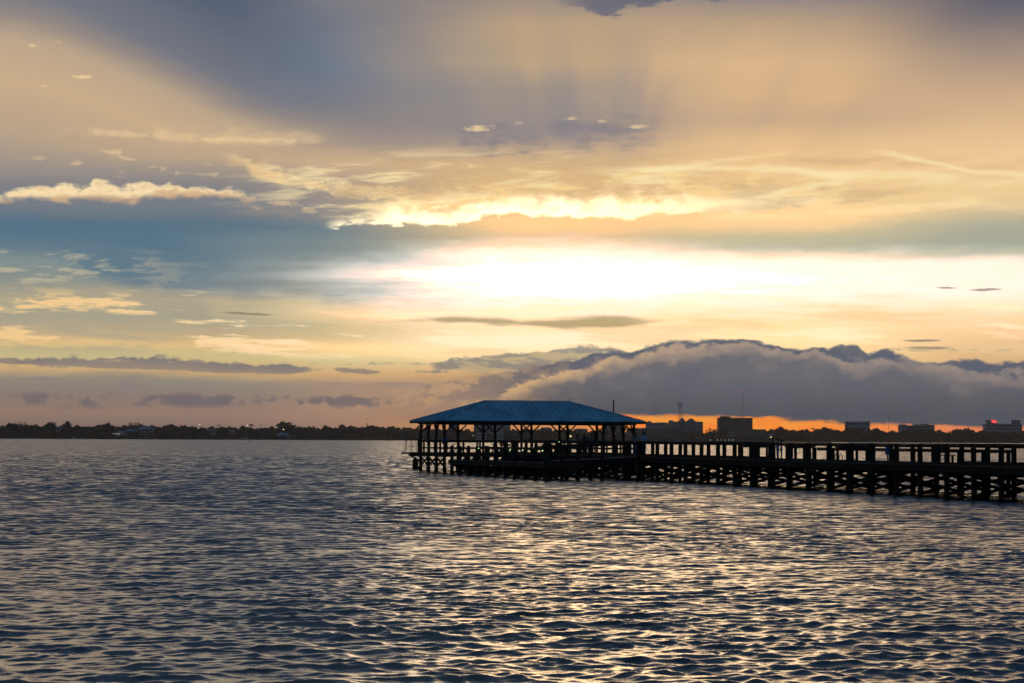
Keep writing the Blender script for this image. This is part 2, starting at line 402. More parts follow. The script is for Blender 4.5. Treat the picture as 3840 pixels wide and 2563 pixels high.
    roll = curve(x01, [(1.2, 1.56), (1.6, 1.52), (1.9, 1.475), (2.1, 1.415), (2.3, 1.37), (2.5, 1.325), (2.62, 1.306), (2.75, 1.305), (2.9, 1.318), (3.05, 1.33), (3.2, 1.372), (3.28, 1.36), (3.37, 1.35), (3.46, 1.385), (3.6, 1.40), (3.84, 1.41), (4.5, 1.42)])
    base = curve(x01, [(1.2, 1.60), (1.9, 1.60), (2.1, 1.578), (2.4, 1.563), (2.8, 1.571), (3.0, 1.583), (3.3, 1.595), (3.6, 1.601), (3.84, 1.604), (4.5, 1.605)])
    n_b = n2(Xp * 0.9 + Yp * 0.35, Yp * 1.25 - Xp * 0.25, 6.0, 6.5, 6, 0.6) - 0.5
    n_b2 = n2(Xp * 0.8 + Yp * 1.2, Yp * 0.9 - Xp * 0.5, 16.0, 3.0, 5, 0.55) - 0.5
    dep = Yp - crest + puff * 0.038 + n_b * 0.03
    bank = sm(dep, -0.003, 0.012) * sm(base - Yp + puff * 0.022 + fine * 0.02, -0.002, 0.016) * sm(Xp + n_b * 0.5, 1.35, 1.95)
    rd = Yp - roll + n_b * 0.13 + puff * 0.05 + 0.010
    body = mixc(sm(Yp, 1.38, 1.57), s2l((106, 107, 114)), s2l((78, 83, 95)))
    tex = n_b + n_b2 * 0.9 + puff * 0.25
    body = mixc(sm(tex, 0.04, 0.34) * sm(Yp, 1.56, 1.40) * 0.4, body, s2l((164, 146, 134)))
    body = mixc(sm(tex, -0.02, -0.26) * sm(Yp, 1.57, 1.46) * 0.6, body, s2l((94, 97, 113)))
    lit_edge = sm(rd, 0.06, 0.006) * sm(rd, -0.020, 0.008)
    body = mixc(lit_edge * sm(Xp, 4.2, 2.2, 0.45, 0.8) * sm(puff, -0.2, 0.1, 0.6, 1.0), body, mixc(sm(Xp, 1.8, 2.9), s2l((236, 192, 136)), s2l((180, 158, 142))))
    body = mixc(sm(rd, 0.004, -0.016) * sm(n_b, 0.16, 0.0, 0.3, 0.85), body, s2l((92, 98, 114)))
    body = mixc(sm(Xp + n_b * 0.5, 2.3, 1.6) * 0.8, body, mixc(sm(n_b + puff * 0.8, -0.08, 0.12), s2l((142, 124, 116)), s2l((224, 178, 126))))
    c = mixc(bank * sm(Xp, 1.3, 2.2, 0.75, 1.0), c, body)
    # afterglow right under the shelf
    glow = sm(Yp, 1.53, 1.56) * sm(Xp, 2.1, 2.35) * sm(Xp, 3.4, 2.6) * (1.0 - bank)
    c = mixc(glow * 0.8, c, mixc(sm(puff + fine, -0.1, 0.15), s2l((255, 132, 36)), s2l((255, 162, 48))))

    # ---- brightness beyond white round the hidden sun; nothing behind the viewer
    gx = (Xp - 2.35) / 2.1
    gy = (Yp - 1.04) / 0.20
    halo = ((gx * gx + gy * gy) * -1.0)._op('EXPONENT')
    c = addc(sm(opening, 0.62, 1.0) ** 2.0 * (1.0 - bank) * (0.1 + halo * 5.5), c, (1.0, 0.50, 0.09, 1.0), 'ADD')
    scol = nt.nodes.new('ShaderNodeSeparateColor')
    nt.links.new(c.s, scol.inputs[0])
    hx = (Xp - 2.3) / 2.0
    hy = (Yp - 0.92) / 0.55
    wide = ((hx * hx + hy * hy) * -1.0)._op('EXPONENT')
    c = addc(sm(X(scol.outputs[0]), 0.60, 1.0) * (1.0 - bank) * wide * sm(Yp, 0.70, 0.95) * 0.55, c, (1.0, 0.22, 0.0, 1.0), 'ADD')
    c = addc(edge * gin * sm(Xp, 3.0, 2.1) * 0.9, c, (1.0, 0.78, 0.48, 1.0), 'ADD')

    # ---- away from the sunset the cloud cover goes over into blue dusk
    ca = (dx * math.sin(R(SUN_AZ)) + dy * math.cos(R(SUN_AZ)))
    away = sm(ca, 0.86, 0.30)
    n_d = n2(dx / (dz + 0.12), dy / (dz + 0.12), 0.0, 1.2, 5, 0.55)
    dusk = mixc(sm(n_d, 0.35, 0.7) * 0.7, s2l((26, 56, 90)), s2l((58, 78, 98)))
    dusk = addc(0.25, dusk, skyc, 'ADD')
    dusk = mixc(sm(dz, 0.25, 0.0) * 0.5, dusk, s2l((88, 96, 110)))
    c = mixc(away, c, dusk)
    high = sm(dz, 0.26, 0.60)
    c = mixc(high, c, dusk)
    # below the horizon
    c = mixc(sm(dz, 0.0, -0.03), c, s2l((60, 66, 82)))
    nt.links.new(c.s, bg.inputs[0])
    bg.inputs[1].default_value = 1.0
    w.cycles.sampling_method = 'MANUAL'
    w.cycles.sample_map_resolution = 1024


build_world()

sun_d = bpy.data.lights.new('sun', 'SUN')
sun_d.energy = 0.03
sun_d.angle = R(14)
sun_d.color = (1.0, 0.80, 0.55)
sun = bpy.data.objects.new('sun', sun_d)
col.objects.link(sun)
sv = Vector((math.sin(R(SUN_AZ)) * math.cos(R(SUN_EL)), math.cos(R(SUN_AZ)) * math.cos(R(SUN_EL)), math.sin(R(SUN_EL))))
sun.rotation_euler = sv.to_track_quat('Z', 'Y').to_euler()
sun.location = (0, 0, 60)

SHORE = 2400.0
# ------------------------------------------------------------------ water
def build_water():
    rng = np.random.default_rng(11)
    # rows: fine near the viewer, coarser with distance
    rows = [-400.0, -120.0, -40.0, -12.0, 2.0, 8.0, 13.0]
    d = 16.0
    while d < SHORE + 60:
        rows.append(d)
        if d < 130: d += 0.040 + 0.0011 * max(0.0, d - 22)
        elif d < 330: d += 0.19 + 0.0011 * (d - 130)
        else: d *= 1.008
    rows = np.array(rows)
    core = np.linspace(-1, 1, 500)
    outer = np.array([1.25, 1.8, 3.0, 6.0, 14.0, 40.0])
    cs = np.concatenate([-outer[::-1], core, outer])
    half = 0.268 * np.maximum(rows, 16.0) + 4.0
    Yg = np.repeat(rows[:, None], len(cs), 1)
    Xg = half[:, None] * cs[None, :]
    Xg = np.where(np.abs(cs)[None, :] > 1.0, np.sign(cs)[None, :] * (half[:, None] + (np.abs(cs)[None, :] - 1) * 120.0), Xg)
    nr, nc = Xg.shape
    dyr = np.gradient(rows)
    dxr = 2 * half / 499.0
    step = np.maximum(dyr * 0.8, dxr)[:, None]
    Hh = np.zeros_like(Xg); DX = np.zeros_like(Xg); DY = np.zeros_like(Xg)
    lams = np.exp(np.linspace(math.log(0.15), math.log(4.0), 100))
    sl = 0.80 * np.exp(-((np.log(lams / 0.33)) / 0.55) ** 2) + 0.42 * np.exp(-((np.log(lams / 1.1)) / 0.5) ** 2) + 0.08
    sl *= 0.150 / math.sqrt(float((sl ** 2).sum()) * 0.5)
    # gusty amplitude
    gust = 1.0 + 0.22 * np.sin(Xg * 0.11 + 1.3 * np.sin(Yg * 0.07)) * np.sin(Yg * 0.05 + 0.8 * np.sin(Xg * 0.06)) + 0.14 * np.sin(Xg * 0.31 + Yg * 0.17 + 2.0)
    lost = np.zeros_like(step)
    for i, lam in enumerate(lams):
        k = 2 * math.pi / lam
        th = math.radians(90 - 12) + rng.uniform(-1.25, 1.25) * (1.0 if lam < 0.8 else 0.75)
        kx, ky = k * math.cos(th), k * math.sin(th)
        slope = float(sl[i])
        a = slope / k
        att = np.clip((lam / step - 2.2) / 2.5, 0, 1)
        ph = kx * Xg + ky * Yg + rng.uniform(0, 6.283)
        # slow grouping so that waves come in sets
        gk = k / rng.uniform(3.5, 6.0)
        ga = rng.uniform(0, 6.283)
        grp = 0.75 + 0.6 * np.sin(gk * (math.cos(ga) * Xg + math.sin(ga) * Yg) + rng.uniform(0, 6.283))
        A = a * att * grp * gust
        s, c = np.sin(ph), np.cos(ph)
        Hh += A * c
        q = 1.25
        DX -= q * A * s * math.cos(th)
        DY -= q * A * s * math.sin(th)
        lost += slope ** 2 * 0.5 * (1 - att)
    inner = (np.abs(cs) <= 1.0)[None, :] & (rows >= 13.0)[:, None]
    co = np.stack([Xg + DX * inner, Yg + DY * inner, Hh * inner], -1).reshape(-1, 3)
    idx = np.arange(nr * nc).reshape(nr, nc)
    quads = np.stack([idx[:-1, :-1], idx[:-1, 1:], idx[1:, 1:], idx[1:, :-1]], -1).reshape(-1, 4)
    me = bpy.data.meshes.new('water')
    me.vertices.add(len(co)); me.vertices.foreach_set('co', co.astype(np.float32).ravel())
    me.loops.add(quads.size); me.loops.foreach_set('vertex_index', quads.astype(np.int32).ravel())
    me.polygons.add(len(quads))
    me.polygons.foreach_set('loop_start', np.arange(0, quads.size, 4, dtype=np.int32))
    me.polygons.foreach_set('use_smooth', np.ones(len(quads), dtype=bool))
    me.update()
    at = me.attributes.new('chop', 'FLOAT', 'POINT')
    at.data.foreach_set('value', np.repeat(np.sqrt(lost), nc, 1).astype(np.float32).ravel())
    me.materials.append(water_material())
    ob = bpy.data.objects.new('water', me)
    col.objects.link(ob)
    ob['kind'] = 'structure'
    print('water', len(co), 'slope std lost max', float(np.sqrt(lost.max())))


def water_material():
    m = bpy.data.materials.new('water')
    m.use_nodes = True
    nt = m.node_tree
    X.nt = nt
    b = nt.nodes['Principled BSDF']
    b.inputs['Base Color'].default_value = (0.003, 0.011, 0.018, 1)
    b.inputs['Roughness'].default_value = 0.045
    b.inputs['IOR'].default_value = 1.40
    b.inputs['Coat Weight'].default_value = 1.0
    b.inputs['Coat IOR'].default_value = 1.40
    b.inputs['Coat Tint'].default_value = (1.0, 0.86, 0.64, 1)      # warm tint put into the added coat to gild the reflected sky
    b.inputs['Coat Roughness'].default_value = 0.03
    tc = nt.nodes.new('ShaderNodeNewGeometry')
    pos = X(tc.outputs['Position'])
    sep = nt.nodes.new('ShaderNodeSeparateXYZ')
    nt.links.new(pos.s, sep.inputs[0])
    x, y = X(sep.outputs[0]), X(sep.outputs[1])
    at = nt.nodes.new('ShaderNodeAttribute')
    at.attribute_name = 'chop'
    chop = X(at.outputs['Fac'])
    n1 = noise(vec(x * 0.6, y * 1.3, 0.0), 11.0, 2, 0.55)              # ripples some 15 cm long
    bump = nt.nodes.new('ShaderNodeBump')
    bump.inputs['Strength'].default_value = 1.0
    bump.inputs['Distance'].default_value = 0.006
    nt.links.new(n1.s, bump.inputs['Height'])
    # the chop that the sheet is too coarse to carry far out, as facet slopes; a constant tilt toward the viewer is added to reflect higher sky
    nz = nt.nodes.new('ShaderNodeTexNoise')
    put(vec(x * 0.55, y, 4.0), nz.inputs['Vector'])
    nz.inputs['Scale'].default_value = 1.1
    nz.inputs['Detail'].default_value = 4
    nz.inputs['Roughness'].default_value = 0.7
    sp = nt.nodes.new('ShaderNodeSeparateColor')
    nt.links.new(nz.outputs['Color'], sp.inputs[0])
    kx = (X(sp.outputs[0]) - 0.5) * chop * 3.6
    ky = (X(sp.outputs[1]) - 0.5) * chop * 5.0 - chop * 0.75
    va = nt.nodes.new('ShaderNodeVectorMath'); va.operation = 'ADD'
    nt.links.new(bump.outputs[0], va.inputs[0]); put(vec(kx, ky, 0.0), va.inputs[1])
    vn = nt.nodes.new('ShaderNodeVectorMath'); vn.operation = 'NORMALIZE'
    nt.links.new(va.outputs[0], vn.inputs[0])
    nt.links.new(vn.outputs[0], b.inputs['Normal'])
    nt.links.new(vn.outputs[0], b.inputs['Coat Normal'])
    return m


build_water()

# ------------------------------------------------------------------ helpers
def material(name, color, rough=0.7, metal=0.0, var=0.25, scale=3.0, bump=0.0, stretch=(1, 1, 1), spec=0.5):
    """procedural material: base colour broken up by two noises, with optional fine relief"""
    m = bpy.data.materials.new(name)
    m.use_nodes = True
    nt = m.node_tree
    X.nt = nt
    b = nt.nodes['Principled BSDF']
    b.inputs['Roughness'].default_value = rough
    b.inputs['Metallic'].default_value = metal
    b.inputs['Specular IOR Level'].default_value = spec
    tc = nt.nodes.new('ShaderNodeTexCoord')
    mp = nt.nodes.new('ShaderNodeMapping')
    mp.inputs['Scale'].default_value = stretch
    nt.links.new(tc.outputs['Object'], mp.inputs[0])
    n = noise(X(mp.outputs[0]), scale, 5, 0.6)
    lo = tuple(v * (1 - var) for v in color) + (1,)
    hi = tuple(min(1, v * (1 + var)) for v in color) + (1,)
    put(mixc(sm(n, 0.3, 0.7), lo, hi), b.inputs['Base Color'])
    if bump:
        bp = nt.nodes.new('ShaderNodeBump')
        bp.inputs['Strength'].default_value = bump
        bp.inputs['Distance'].default_value = 0.02
        nt.links.new(n.s, bp.inputs['Height'])
        nt.links.new(bp.outputs[0], b.inputs['Normal'])
    return m


def glow_material(name, color, strength):
    m = bpy.data.materials.new(name)
    m.use_nodes = True
    b = m.node_tree.nodes['Principled BSDF']
    b.inputs['Base Color'].default_value = tuple(color) + (1,)
    b.inputs['Emission Color'].default_value = tuple(color) + (1,)
    b.inputs['Emission Strength'].default_value = strength
    m.cycles.emission_sampling = 'NONE'
    return m


M = dict(
    timber=material('weathered_timber', (0.058, 0.039, 0.025), 0.85, var=0.45, scale=2.5, bump=0.5, stretch=(6, 6, 1), spec=0.12),
    pile=material('wet_pile_timber', (0.040, 0.028, 0.019), 0.75, var=0.5, scale=2.0, bump=0.6, stretch=(5, 5, 1), spec=0.12),
    deck=material('deck_timber', (0.085, 0.068, 0.052), 0.75, var=0.4, scale=3.0, bump=0.4, stretch=(1, 4, 4)),
    roof=material('blue_roof_metal', (0.31, 0.60, 0.70), 0.55, metal=0.0, var=0.22, scale=0.7, spec=0.35),
    trim=material('dark_fascia', (0.05, 0.04, 0.035), 0.7, var=0.3),
    steel=material('dark_steel', (0.05, 0.05, 0.055), 0.5, metal=0.6, var=0.3),
    sign=material('blue_sign_paint', (0.05, 0.13, 0.34), 0.5, var=0.2),
    board=material('notice_board_paint', (0.12, 0.14, 0.19), 0.6, var=0.3),
    leaf=material('shore_foliage', (0.050, 0.062, 0.034), 0.85, var=0.5, scale=0.35),
    needle=material('casuarina_foliage', (0.040, 0.048, 0.032), 0.85, var=0.4, scale=0.4),
    bark=material('bark', (0.06, 0.05, 0.04), 0.9, var=0.3),
    land=material('shore_ground', (0.05, 0.055, 0.032), 0.95, var=0.4, scale=0.05),
    pale=material('pale_stucco', (0.42, 0.42, 0.43), 0.8, var=0.1, scale=0.3),
    cream=material('cream_stucco', (0.42, 0.40, 0.38), 0.8, var=0.12, scale=0.3),
    grey=material('grey_concrete', (0.30, 0.30, 0.31), 0.8, var=0.12, scale=0.3),
    brown=material('brown_facade', (0.13, 0.115, 0.11), 0.7, var=0.15, scale=0.3),
    glass=material('window_glass', (0.03, 0.035, 0.045), 0.15, var=0.1),
    rooftile=material('pale_metal_roofing', (0.36, 0.40, 0.46), 0.6, var=0.1),
    hullw=material('white_gelcoat', (0.62, 0.64, 0.68), 0.35, var=0.06),
    redneon=glow_material('red_neon', (1.0, 0.05, 0.06), 3.0),
    redlamp=glow_material('red_obstruction_lamp', (1.0, 0.12, 0.07), 2.5),
    warmlamp=glow_material('warm_lamp', (1.0, 0.72, 0.30), 3.0),
    coollamp=glow_material('cool_lamp', (0.85, 0.95, 1.0), 1.6),
    greenlamp=glow_material('green_led', (0.45, 1.0, 0.35), 1.6),
)


def link(o, parent=None):
    col.objects.link(o)
    if parent is not None:
        o.parent = parent
    return o


def tag(o, label, cat, group=None):
    o['label'] = label
    o['category'] = cat
    if group: o['group'] = group
    return o


def empty(name, loc, rz=0.0):
    o = bpy.data.objects.new(name, None)
    o.empty_display_size = 0.3
    o.location = loc
    o.rotation_euler = (0, 0, rz)
    return link(o)


class MB:
    """collects vertices and faces of one mesh"""
    def __init__(self): self.v = []; self.f = []

    def add(self, vs, fs):
        n = len(self.v)
        self.v += [tuple(p) for p in vs]
        self.f += [tuple(i + n for i in f) for f in fs]
        return self

    def box(self, x0, x1, y0, y1, z0, z1):
        vs = [(x, y, z) for z in (z0, z1) for y in (y0, y1) for x in (x0, x1)]
        return self.add(vs, [(0, 2, 3, 1), (4, 5, 7, 6), (0, 1, 5, 4), (2, 6, 7, 3), (0, 4, 6, 2), (1, 3, 7, 5)])

    def tube(self, p, q, r0, r1=None, n=8, cap=True):
        r1 = r0 if r1 is None else r1
        p, q = Vector(p), Vector(q)
        d = (q - p).normalized()
        a = d.orthogonal().normalized(); b = d.cross(a)
        vs = []
        for c, r in ((p, r0), (q, r1)):
            for i in range(n):
                t = 2 * math.pi * i / n
                vs.append(c + (a * math.cos(t) + b * math.sin(t)) * r)
        fs = [(i, (i + 1) % n, n + (i + 1) % n, n + i) for i in range(n)]
        if cap: fs += [tuple(range(n - 1, -1, -1)), tuple(range(n, 2 * n))]
        return self.add(vs, fs)

    def beam(self, p, q, w, h, up=(0, 0, 1)):
        """rectangular bar from p to q, w across, h along up"""
        p, q, up = Vector(p), Vector(q), Vector(up)
        d = (q - p).normalized()
        s = d.cross(up).normalized(); u = s.cross(d)
        vs = []
        for c in (p, q):
            for i, j in ((-1, -1), (1, -1), (1, 1), (-1, 1)):
                vs.append(c + s * (i * w / 2) + u * (j * h / 2))
        return self.add(vs, [(3, 2, 1, 0), (4, 5, 6, 7), (0, 1, 5, 4), (1, 2, 6, 5), (2, 3, 7, 6), (3, 0, 4, 7)])

    def path(self, pts, r, n=6):
        for a, b in zip(pts[:-1], pts[1:]): self.tube(a, b, r, r, n)
        return self

    def ball(self, c, r, seg=10, ring=6, sc=(1, 1, 1)):
        vs = [(c[0], c[1], c[2] - r * sc[2])]
        for j in range(1, ring):
            ph = -math.pi / 2 + math.pi * j / ring
            for i in range(seg):
                t = 2 * math.pi * i / seg
                vs.append((c[0] + r * sc[0] * math.cos(ph) * math.cos(t), c[1] + r * sc[1] * math.cos(ph) * math.sin(t), c[2] + r * sc[2] * math.sin(ph)))
        vs.append((c[0], c[1], c[2] + r * sc[2]))
        fs = [(0, 1 + (i + 1) % seg, 1 + i) for i in range(seg)]
        for j in range(ring - 2):
            for i in range(seg):
                a = 1 + j * seg + i; b = 1 + j * seg + (i + 1) % seg
                fs.append((a, b, b + seg, a + seg))
        k = 1 + (ring - 2) * seg
        fs += [(k + i, k + (i + 1) % seg, len(vs) - 1) for i in range(seg)]
        return self.add(vs, fs)

    def mesh(self, name, mat):
        me = bpy.data.meshes.new(name)
        me.from_pydata(self.v, [], self.f)
        me.update()
        me.materials.append(mat)
        return me

    def build(self, name, mat, parent=None, loc=(0, 0, 0), rz=0.0, smooth=False):
        me = self.mesh(name, mat)
        if smooth:
            me.polygons.foreach_set('use_smooth', [True] * len(me.polygons))
        o = bpy.data.objects.new(name, me)
        o.location = loc
        o.rotation_euler = (0, 0, rz)
        return link(o, parent)


def inst(name, me, parent, loc=(0, 0, 0), rz=0.0, sc=(1, 1, 1)):
    o = bpy.data.objects.new(name, me)
    o.location = loc
    o.rotation_euler = (0, 0, rz)
    o.scale = sc
    return link(o, parent)


def at(px, D):
    """world X of a photograph column at distance D"""
    return (px - 1920.0) / F_PX * D


def zat(py, D, px=1920):
    """world height of a photograph row at distance D"""
    return CAM_H + (1645.0 + (px - 1920) * 0.0044 - py) / F_PX * D


# ------------------------------------------------------------------ pier frame: x = s (across, to the right and away), y = t (along the pier, away)
PO = Vector((9.07, 147.6, 0.0))
PA = math.atan2(0.295, 0.955)
ROT = Matrix.Rotation(PA, 3, 'Z')


def P(s, t, z=0.0):
    return PO + ROT @ Vector((s, t, z))


DECK = 1.57
RAIL = 2.64
PW = 3.8            # width of the walkway between its two rows of piles
rnd = random.Random(5)


def pile_mesh(name, r, z0, z1):
    mb = MB()
    n = 12
    rings = [(z0, r * 1.05), (0.0, r * 1.12), (0.5, r * 1.03), (z1 - 0.03, r), (z1, r * 0.88)]
    for z, q in rings:
        for i in range(n):
            t = 2 * math.pi * i / n
            k = q * (1 + 0.03 * math.sin(3 * t + z))
            mb.v.append((k * math.cos(t), k * math.sin(t), z))
    for j in range(len(rings) - 1):
        for i in range(n):
            a, b = j * n + i, j * n + (i + 1) % n
            mb.f.append((a, b, b + n, a + n))
    mb.f.append(tuple(range((len(rings) - 1) * n, len(rings) * n)))
    return mb.mesh(name, M['pile'])


def build_pier():
    root = empty('fishing_pier', PO, PA)
    tag(root, 'long dark timber fishing pier on driven piles with open post railing', 'pier')
    T0, T1 = -2.68 * 21, 34.4
    ts = [-2.68 * i for i in range(21)] + [2.68 * i for i in range(1, 13)]
    near_m = pile_mesh('pile', 0.135, -1.6, RAIL - 0.06)
    for t in ts:
        for s in (0.0, PW):
            o = inst('pile', near_m, root, (s + rnd.uniform(-.03, .03), t + rnd.uniform(-.05, .05), rnd.uniform(-.01, .01)), rnd.uniform(0, 6))
            o.rotation_euler[0] = rnd.uniform(-.016, .016); o.rotation_euler[1] = rnd.uniform(-.014, .014)
    # deck planks, each laid across the walkway
    plank_m = MB().box(-0.28, PW + 0.28, -0.143, 0.143, -0.05, 0.0).mesh('deck_plank', M['deck'])
    t = T0
    k = 0
    while t < T1:
        inst('deck_plank', plank_m, root, (rnd.uniform(-.02, .02), t, DECK + rnd.uniform(-.006, .006)))
        t += 0.306
        k += 1
    # stringers, cap beams and crossed bracing of every bent
    for s in (0.17, PW / 2, PW - 0.17):
        for t in ts:
            if t + 2.6 < T1 + 1.0:
                MB().box(s - 0.05, s + 0.05, t, t + 2.66, DECK - 0.34, DECK - 0.055).build('stringer', M['timber'], root)
    for s in (-0.17, PW + 0.17):
        for t in ts:
            MB().box(s - 0.03, s + 0.03, t + 0.0, t + 2.675, DECK - 0.36, DECK - 0.058).build('fascia_board', M['timber'], root)
    for t in ts:
        MB().box(-0.3, PW + 0.3, t - 0.16, t - 0.14 + 0.12, DECK - 0.53, DECK - 0.345).build('cap_beam', M['timber'], root)
        for dy, a, b in ((-0.17, (0, 1.05), (PW, 0.12)), (0.17, (0, 0.12), (PW, 1.05))):
            j = rnd.uniform(-.08, .08)
            MB().beam((a[0], t + dy, a[1] + j), (b[0], t + dy, b[1] + j), 0.06, 0.17).build('cross_brace', M['timber'], root)
    # railings: top cap, face board, kick board; the far one dips where the walkway opens to the fishing bay
    for s, side in ((0.0, -1), (PW, 1)):
        for t in ts:
            if side > 0 and -38 < t < -15: continue
            if side < 0 and 0 <= t < 1.5: continue
            if t + 2.68 > T1 + 0.5: continue
            sag = rnd.uniform(-.012, .012)
            MB().box(s - 0.11, s + 0.11, t - 0.01, t + 2.655, RAIL - 0.055 + sag, RAIL + sag).build('rail_cap', M['timber'], root)
            MB().box(s + side * 0.14 - 0.02, s + side * 0.14 + 0.02, t, t + 2.67, RAIL - 0.20 + sag, RAIL - 0.058 + sag).build('rail_board', M['timber'], root)
            MB().box(s + side * 0.14 - 0.02, s + side * 0.14 + 0.02, t, t + 2.67, DECK + 0.02, DECK + 0.14).build('kick_board', M['timber'], root)
    # fishing bay on the far side with its lower rail
    bay = MB().box(PW + 0.3, PW + 2.5, -38.5, -14.5, DECK - 0.055, DECK - 0.005)
    bay.build('fishing_bay_deck', M['deck'], root)
    m2 = pile_mesh('pile', 0.11, -1.6, DECK + 0.70)
    t = -38.2
    while t < -14:
        inst('pile', m2, root, (PW + 2.4, t, 0))
        MB().box(PW + 0.2, PW + 2.5, t - 0.07, t + 0.07, DECK - 0.32, DECK - 0.06).build('cap_beam', M['timber'], root)
        if t + 2.6 < -13:
            MB().box(PW + 2.3, PW + 2.62, t, t + 2.62, DECK + 0.70, DECK + 0.75).build('rail_cap', M['timber'], root)
            MB().box(PW + 2.53, PW + 2.57, t, t + 2.62, DECK + 0.56, DECK + 0.695).build('rail_board', M['timber'], root)
        t += 2.64
    # pier head under the pavilion
    S0, S1, H0, H1 = -5.2, 13.2, 34.5, 44.0
    y = H0
    head_m = MB().box(S0, S1, -0.143, 0.143, -0.05, 0.0).mesh('deck_plank', M['deck'])
    while y < H1:
        inst('deck_plank', head_m, root, (0, y + 0.15, DECK))
        y += 0.306
    cols_s = [-4.5 + 3.4 * i for i in range(6)]
    rows_t = [35.3, 37.93, 40.57, 43.2]
    hp = pile_mesh('pile', 0.14, -1.6, DECK - 0.06)
    for s in cols_s:
        for t in rows_t:
            inst('pile', hp, root, (s, t, 0), rnd.uniform(0, 6))
        for k in range(3):
            a, b = rows_t[k], rows_t[k + 1]
            for (z0, z1, dx) in ((1.0, 0.15, -0.17), (0.15, 1.0, 0.17)):
                MB().beam((s + dx, a, z0), (s + dx, b, z1), 0.06, 0.2).build('cross_brace', M['timber'], root)
    for t in rows_t:
        MB().box(S0 + 0.1, S1 - 0.1, t - 0.1, t + 0.1, DECK - 0.34, DECK - 0.06).build('cap_beam', M['timber'], root)
    for (a, b, c, d) in ((S0, S1, H0 - 0.06, H0 - 0.005), (S0, S1, H1 + 0.12, H1 + 0.175), (S0 - 0.06, S0 - 0.005, H0, H1), (S1 + 0.005, S1 + 0.06, H0, H1)):
        MB().box(a, b, c, d, DECK - 0.33, DECK - 0.005).build('fascia_board', M['timber'], root)
    post_m = MB().box(-0.07, 0.07, -0.07, 0.07, DECK, RAIL - 0.058).mesh('rail_post', M['timber'])

    def head_rail(pts, n):
        (s0, t0), (s1, t1) = pts
        for i in range(n + 1):
            f = i / n
            inst('rail_post', post_m, root, (s0 + (s1 - s0) * f, t0 + (t1 - t0) * f, 0))
        MB().beam((s0, t0, RAIL - 0.028), (s1, t1, RAIL - 0.028), 0.2, 0.055).build('rail_cap', M['timber'], root)
        MB().beam((s0, t0, RAIL - 0.13), (s1, t1, RAIL - 0.13), 0.04, 0.14).build('rail_board', M['timber'], root)
        MB().beam((s0, t0, DECK + 0.38), (s1, t1, DECK + 0.38), 0.04, 0.12).build('rail_board', M['timber'], root)
    head_rail(((-4.5, H0 + 0.1), (-0.15, H0 + 0.1)), 3)
    head_rail(((PW + 0.3, H0 + 0.1), (S1 - 0.1, H0 + 0.1)), 5)
    head_rail(((-4.5, H0 + 0.35), (-4.5, H1 - 0.1)), 5)
    head_rail(((S1 - 0.1, H0 + 0.35), (S1 - 0.1, H1 - 0.1)), 5)
    head_rail(((-4.25, H1 - 0.1), (S1 - 0.35, H1 - 0.1)), 10)
    # landing stage sticking out at the far corner
    MB().box(-6.1, S0 - 0.065, 40.6, 43.8, DECK - 0.16, DECK - 0.02).build('landing_stage', M['deck'], root)
    MB().box(-6.15, -5.3, 40.5, 40.59, DECK - 0.34, DECK - 0.05).build('fascia_board', M['timber'], root)
    for s in (-5.95,):
        MB().beam((s, 41.9, DECK - 0.2), (S0 + 0.5, 41.9, 0.7), 0.1, 0.12).build('cross_brace', M['timber'], root)
    return root


build_pier()


